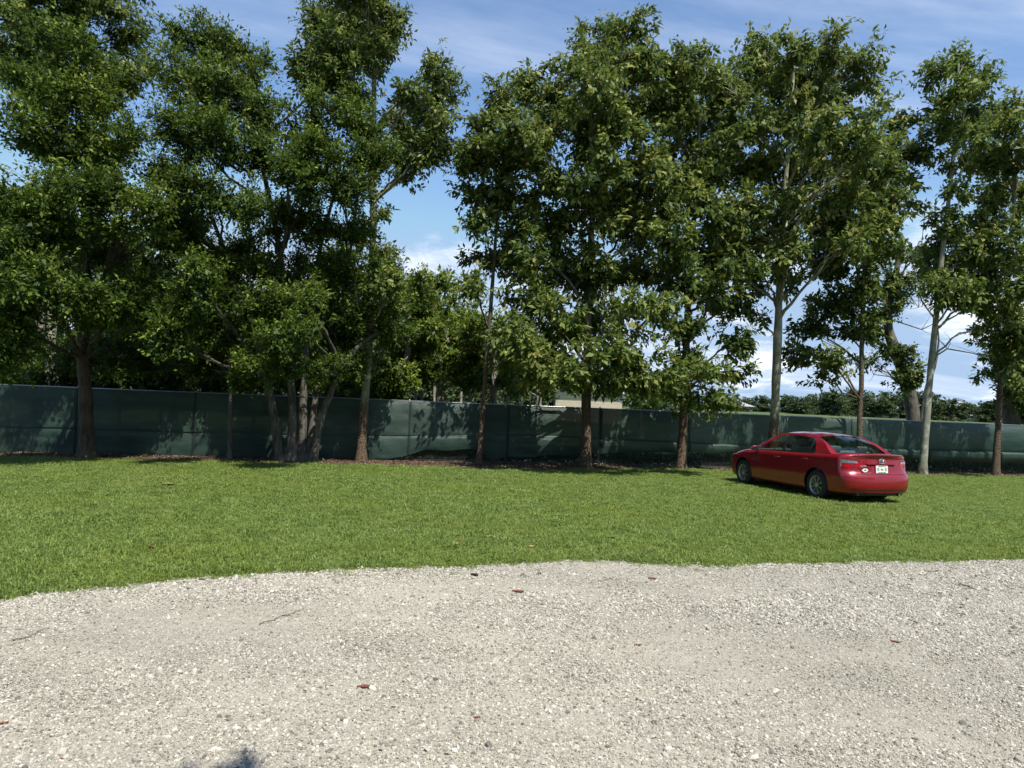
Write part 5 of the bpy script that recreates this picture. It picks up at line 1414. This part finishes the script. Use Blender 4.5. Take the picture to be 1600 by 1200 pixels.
    # lip of the boot lid, bumper valance, exhaust
    n = 25; yy = np.linspace(-0.66, 0.66, n)
    sp = []
    prof = [(0.03, -0.010), (0.0, 0.010), (-0.030, 0.016), (-0.040, 0.006), (-0.030, -0.016)]
    for y_ in yy:
        e = 1 - (abs(y_) / 0.70) ** 4
        for a, b in prof: sp.append((-2.318 + 0.10 * (abs(y_) / 0.66) ** 2.6 + a * (0.4 + 0.6 * e), y_, 1.078 - 0.028 * (abs(y_) / 0.66) ** 2 + b * (0.3 + 0.7 * e)))
    link('spoiler_lip', mesh_np('spoiler_lip', np.array(sp), grid_faces(n, 5)[:, ::-1], True), M['paint'], lid)
    mb = MB(); mb.box((-2.24, 0, 0.235), (0.16, 1.20, 0.07)); link('valance', mb.mesh('valance', bevel=0.02, angle=50), M['black'], rbum)
    mb = MB(); mb.tube([(-2.05, -0.48, 0.24), (-2.36, -0.48, 0.225)], 0.032, 14); link('exhaust_pipe', mb.mesh('exhaust_pipe', angle=50), M['chrome'], car)
    mb = MB(); mb.box((0.1, 0, 0.27), (3.9, 1.25, 0.10)); mb.box((-1.9, 0, 0.30), (0.6, 1.2, 0.18)); link('underbody', mb.mesh('underbody'), M['black'], car)
    # crease along the bumper and flank
    cast('bumper_crease', quad_pts((-2.7, 0.66, 0.335), (-2.7, -0.66, 0.335), (-2.7, -0.66, 0.322), (-2.7, 0.66, 0.322), 30, 2), (1, 0, 0), M['seam'], 30, 2, 0.003, rbum)
    # ---- mirrors, handles, wing repeater, fuel flap
    for sy in (1, -1):
        mr = empty('door_mirror'); mr.parent = car; mr.location = (0.80, sy * 0.90, 0.985)
        bm = bmesh.new(); bmesh.ops.create_uvsphere(bm, u_segments=18, v_segments=12, radius=1)
        for v in bm.verts:
            x_, y_, z_ = v.co
            v.co = (x_ * (0.085 if x_ > 0 else 0.03), y_ * 0.115 + 0.06, z_ * (0.078 if z_ > 0 else 0.06) * (1 - 0.2 * y_))
            v.co.y *= sy
        if sy < 0: bmesh.ops.reverse_faces(bm, faces=bm.faces[:])
        me = bpy.data.meshes.new('mirror_shell'); bm.to_mesh(me); bm.free(); me.polygons.foreach_set('use_smooth', np.ones(len(me.polygons), dtype=bool))
        link('mirror_shell', me, M['paint'], mr)
        mb = MB(); mb.box((-0.028, sy * 0.06, 0.004), (0.008, 0.185, 0.105)); link('mirror_glass', mb.mesh('mirror_glass', bevel=0.003), M['black'], mr)
        mb = MB(); mb.box((0.02, sy * -0.06, -0.03), (0.06, 0.10, 0.03)); link('mirror_arm', mb.mesh('mirror_arm', bevel=0.008), M['black'], mr)
        for hx, key in ((-0.02, 'front_door_'), (-1.02, 'rear_door_')):
            dr = groups.get(key + ('L' if sy > 0 else 'R'), car)
            zz = belt(hx) - 0.125
            hit, nn, _, _ = bvh.ray_cast(Vector((hx, sy * 1.5, zz)), Vector((0, -sy, 0)))
            y0 = abs(hit.y) if hit else 0.90
            mb = MB(); mb.box((0, 0, 0), (0.19, 0.030, 0.026)); o = link('door_handle', mb.mesh('door_handle', bevel=0.010, angle=60), M['paint'], dr); o.location = (hx, sy * (y0 + 0.020), zz)
            mb = MB(); mb.box((0, 0, 0), (0.022, 0.012, 0.022)); o = link('handle_lock', mb.mesh('handle_lock', bevel=0.004), M['chrome'], dr); o.location = (hx - 0.09, sy * (y0 + 0.034), zz)
        ln = 30; xx = np.linspace(-1.9, 1.6, ln)
    # headlights and grille at the far end
    for sy in (1, -1):
        D = (-0.80, -0.60 * sy, 0)
        def q2(y, z): return np.array([2.15, y * sy, z])
        cast('headlight', quad_pts(q2(1.02, 0.80), q2(0.62, 0.74), q2(0.62, 0.63), q2(1.02, 0.68), 12, 6), D, M['clearlens'], 12, 6, 0.004)
    cast('grille', quad_pts((2.6, 0.45, 0.66), (2.6, -0.45, 0.66), (2.6, -0.50, 0.40), (2.6, 0.50, 0.40), 12, 6), (-1, 0, 0), M['black'], 12, 6, 0.004)
    return car
car = build_car()
#@@PART4

# ------------------------------------------------------------------ fallen leaves and twigs
m = Mat('fallen_leaf')
oi = m.node('ShaderNodeObjectInfo')
c = m.ramp(oi.outputs['Random'], [(0.0, (0.10, 0.030, 0.016)), (0.4, (0.20, 0.060, 0.024)), (0.8, (0.27, 0.10, 0.04)), (1.0, (0.14, 0.05, 0.03))])
c = m.mix(m.rng(m.noise(m.coord(), 40, 4), 0.4, 0.7, 0, 0.5), c, (0.08, 0.035, 0.02))
m.set(Base_Color=c, Roughness=0.6)
M['fallen'] = m.m
M['tan_leaf'] = plain('tan_leaf', (0.40, 0.25, 0.11), 0.7, var=0.2, scale=20)
M['dark_leaf'] = plain('dark_dead_leaf', (0.035, 0.018, 0.012), 0.7, var=0.3, scale=20)
def leaf_mesh(seed, curl):
    r = np.random.default_rng(seed); n = 11
    t = np.linspace(0, 1, n); w = 0.24 * np.sin(math.pi * t ** 0.85) ** 0.8 + 0.004
    V = []
    for q, ww in zip(t, w):
        z = 0.05 * math.sin(math.pi * q) * curl + 0.16 * curl * (q - 0.5) ** 2 * r.uniform(0.6, 1.4)
        for k, a in enumerate((-1, -0.5, 0, 0.5, 1)): V.append((q - 0.5, a * ww * (1 + 0.1 * r.normal()), z + abs(a) ** 1.6 * 0.10 * curl + 0.02))
    me = mesh_np('fallen_leaf', np.array(V), grid_faces(n, 5), True)
    return me
lms = {}
def fallen(px, py, length, label, mat='fallen', curl=1.0, group=None, z=None):
    k = (int(px) % 3, mat, round(curl, 1))
    if k not in lms:
        lms[k] = leaf_mesh(int(px), curl); lms[k].materials.append(M[mat])
    g = G(px, py)
    o = link('fallen_leaf', lms[k]); tag(o, label, 'leaf', group)
    on_lawn = g[1] > edge_y(np.array([g[0]]))[0]
    o.location = (g[0], g[1], z if z is not None else (0.034 if on_lawn else 0.011))
    o.rotation_euler = (random.uniform(-.08, .08), random.uniform(-.06, .06), random.uniform(-0.6, 0.6) + (3.14 if random.random() < .5 else 0))
    o.scale = (length * 0.8,) * 3
fallen(570, 1077, 0.125, 'large orange brown leaf lying flat on the gravel, largest one there', curl=0.6)
fallen(741, 902, 0.12, 'dark curled dead leaf on the gravel near the middle of the grass edge', 'dark_leaf', 1.8)
fallen(1019, 907, 0.12, 'reddish brown leaf on gravel close below the grass edge right of centre')
fallen(809, 928, 0.16, 'thin brown leaf on the gravel between the curled dark leaf and the centre')
fallen(997, 1011, 0.075, 'small red brown leaf alone on the gravel just right of centre')
fallen(1044, 1080, 0.055, 'tiny rusty leaf on the gravel right of the large orange brown leaf')
fallen(763, 1025, 0.055, 'small red leaf on the gravel midway up the drive')
fallen(746, 1125, 0.06, 'small red leaf low on the gravel below the drive\'s middle')
fallen(1399, 1006, 0.10, 'narrow dark red leaf on the gravel at the right, beyond the brown stain')
fallen(1206, 1168, 0.05, 'small rust leaf at the lower right of the drive')
fallen(5, 1134, 0.06, 'small dark red leaf at the left frame edge on gravel')
fallen(317, 908, 0.11, 'rust brown leaf on the edge between lawn and gravel at the left')
fallen(262, 762, 0.30, 'large tan leaf lying on the lawn left of the many stemmed oak', 'tan_leaf', 1.3)
fallen(955, 846, 0.11, 'dark dead leaf standing in the lawn right of centre', 'dark_leaf', 2.0)
fallen(764, 844, 0.12, 'light tan leaf in the lawn near the centre', 'tan_leaf', 1.4)
fallen(716, 855, 0.11, 'light tan leaf in the lawn left of its twin near the centre', 'tan_leaf', 1.4)
fallen(831, 860, 0.12, 'pale tan leaf in the lawn just above the gravel edge', 'tan_leaf', 1.4)
fallen(236, 861, 0.12, 'brown leaf in the lawn at the left above the drive', 'fallen', 1.4)
r = np.random.default_rng(5)
for k in range(26):
    px = r.uniform(20, 1580); py = r.uniform(905, 1190)
    fallen(px, py, r.uniform(0.025, 0.045), 'tiny dead leaf scrap scattered on the pale gravel', 'fallen' if r.random() < .6 else 'dark_leaf', 1.0, 'leaf scraps scattered on the drive')
M['twig'] = plain('dead_twig', (0.09, 0.07, 0.05), 0.85, var=0.3)
def twig(pxs, rad, label):
    pts = np.array([G(a, b) for a, b in pxs]); pts[:, 2] = 0.024
    base = pts[0].copy(); base[2] = 0
    mb = MB(); q = np.stack([np.interp(np.linspace(0, 1, 12), np.linspace(0, 1, len(pts)), pts[:, i]) for i in range(3)], -1)
    q[1:-1] += r.normal(0, 0.008, (10, 3)) * np.array([1, 1, 0.3])
    mb.tube(q - base, np.linspace(rad, rad * 0.5, 12), 6)
    e = q[6] + np.array([0.07, 0.05, 0.004]); mb.tube(np.array([q[6], 0.5 * (q[6] + e) + 0.006, e]) - base, [rad * 0.6, rad * 0.5, rad * 0.3], 5)
    o = link('twig', mb.mesh('twig', True), M['twig']); o.location = base; tag(o, label, 'twig')
twig([(1500, 915), (1512, 919), (1529, 926)], 0.006, 'single bent dark twig on the gravel near the right edge')
twig([(1445, 895), (1455, 896), (1466, 895)], 0.004, 'short straight twig on gravel close under the grass edge at the right')
twig([(405, 980), (435, 969), (475, 955)], 0.004, 'long thin twig on the gravel left of centre')
twig([(20, 1005), (45, 1000), (72, 986)], 0.004, 'thin twig on the gravel at the left edge')
twig([(935, 911), (950, 909), (966, 908)], 0.004, 'short twig on the gravel just below the grass edge near centre')
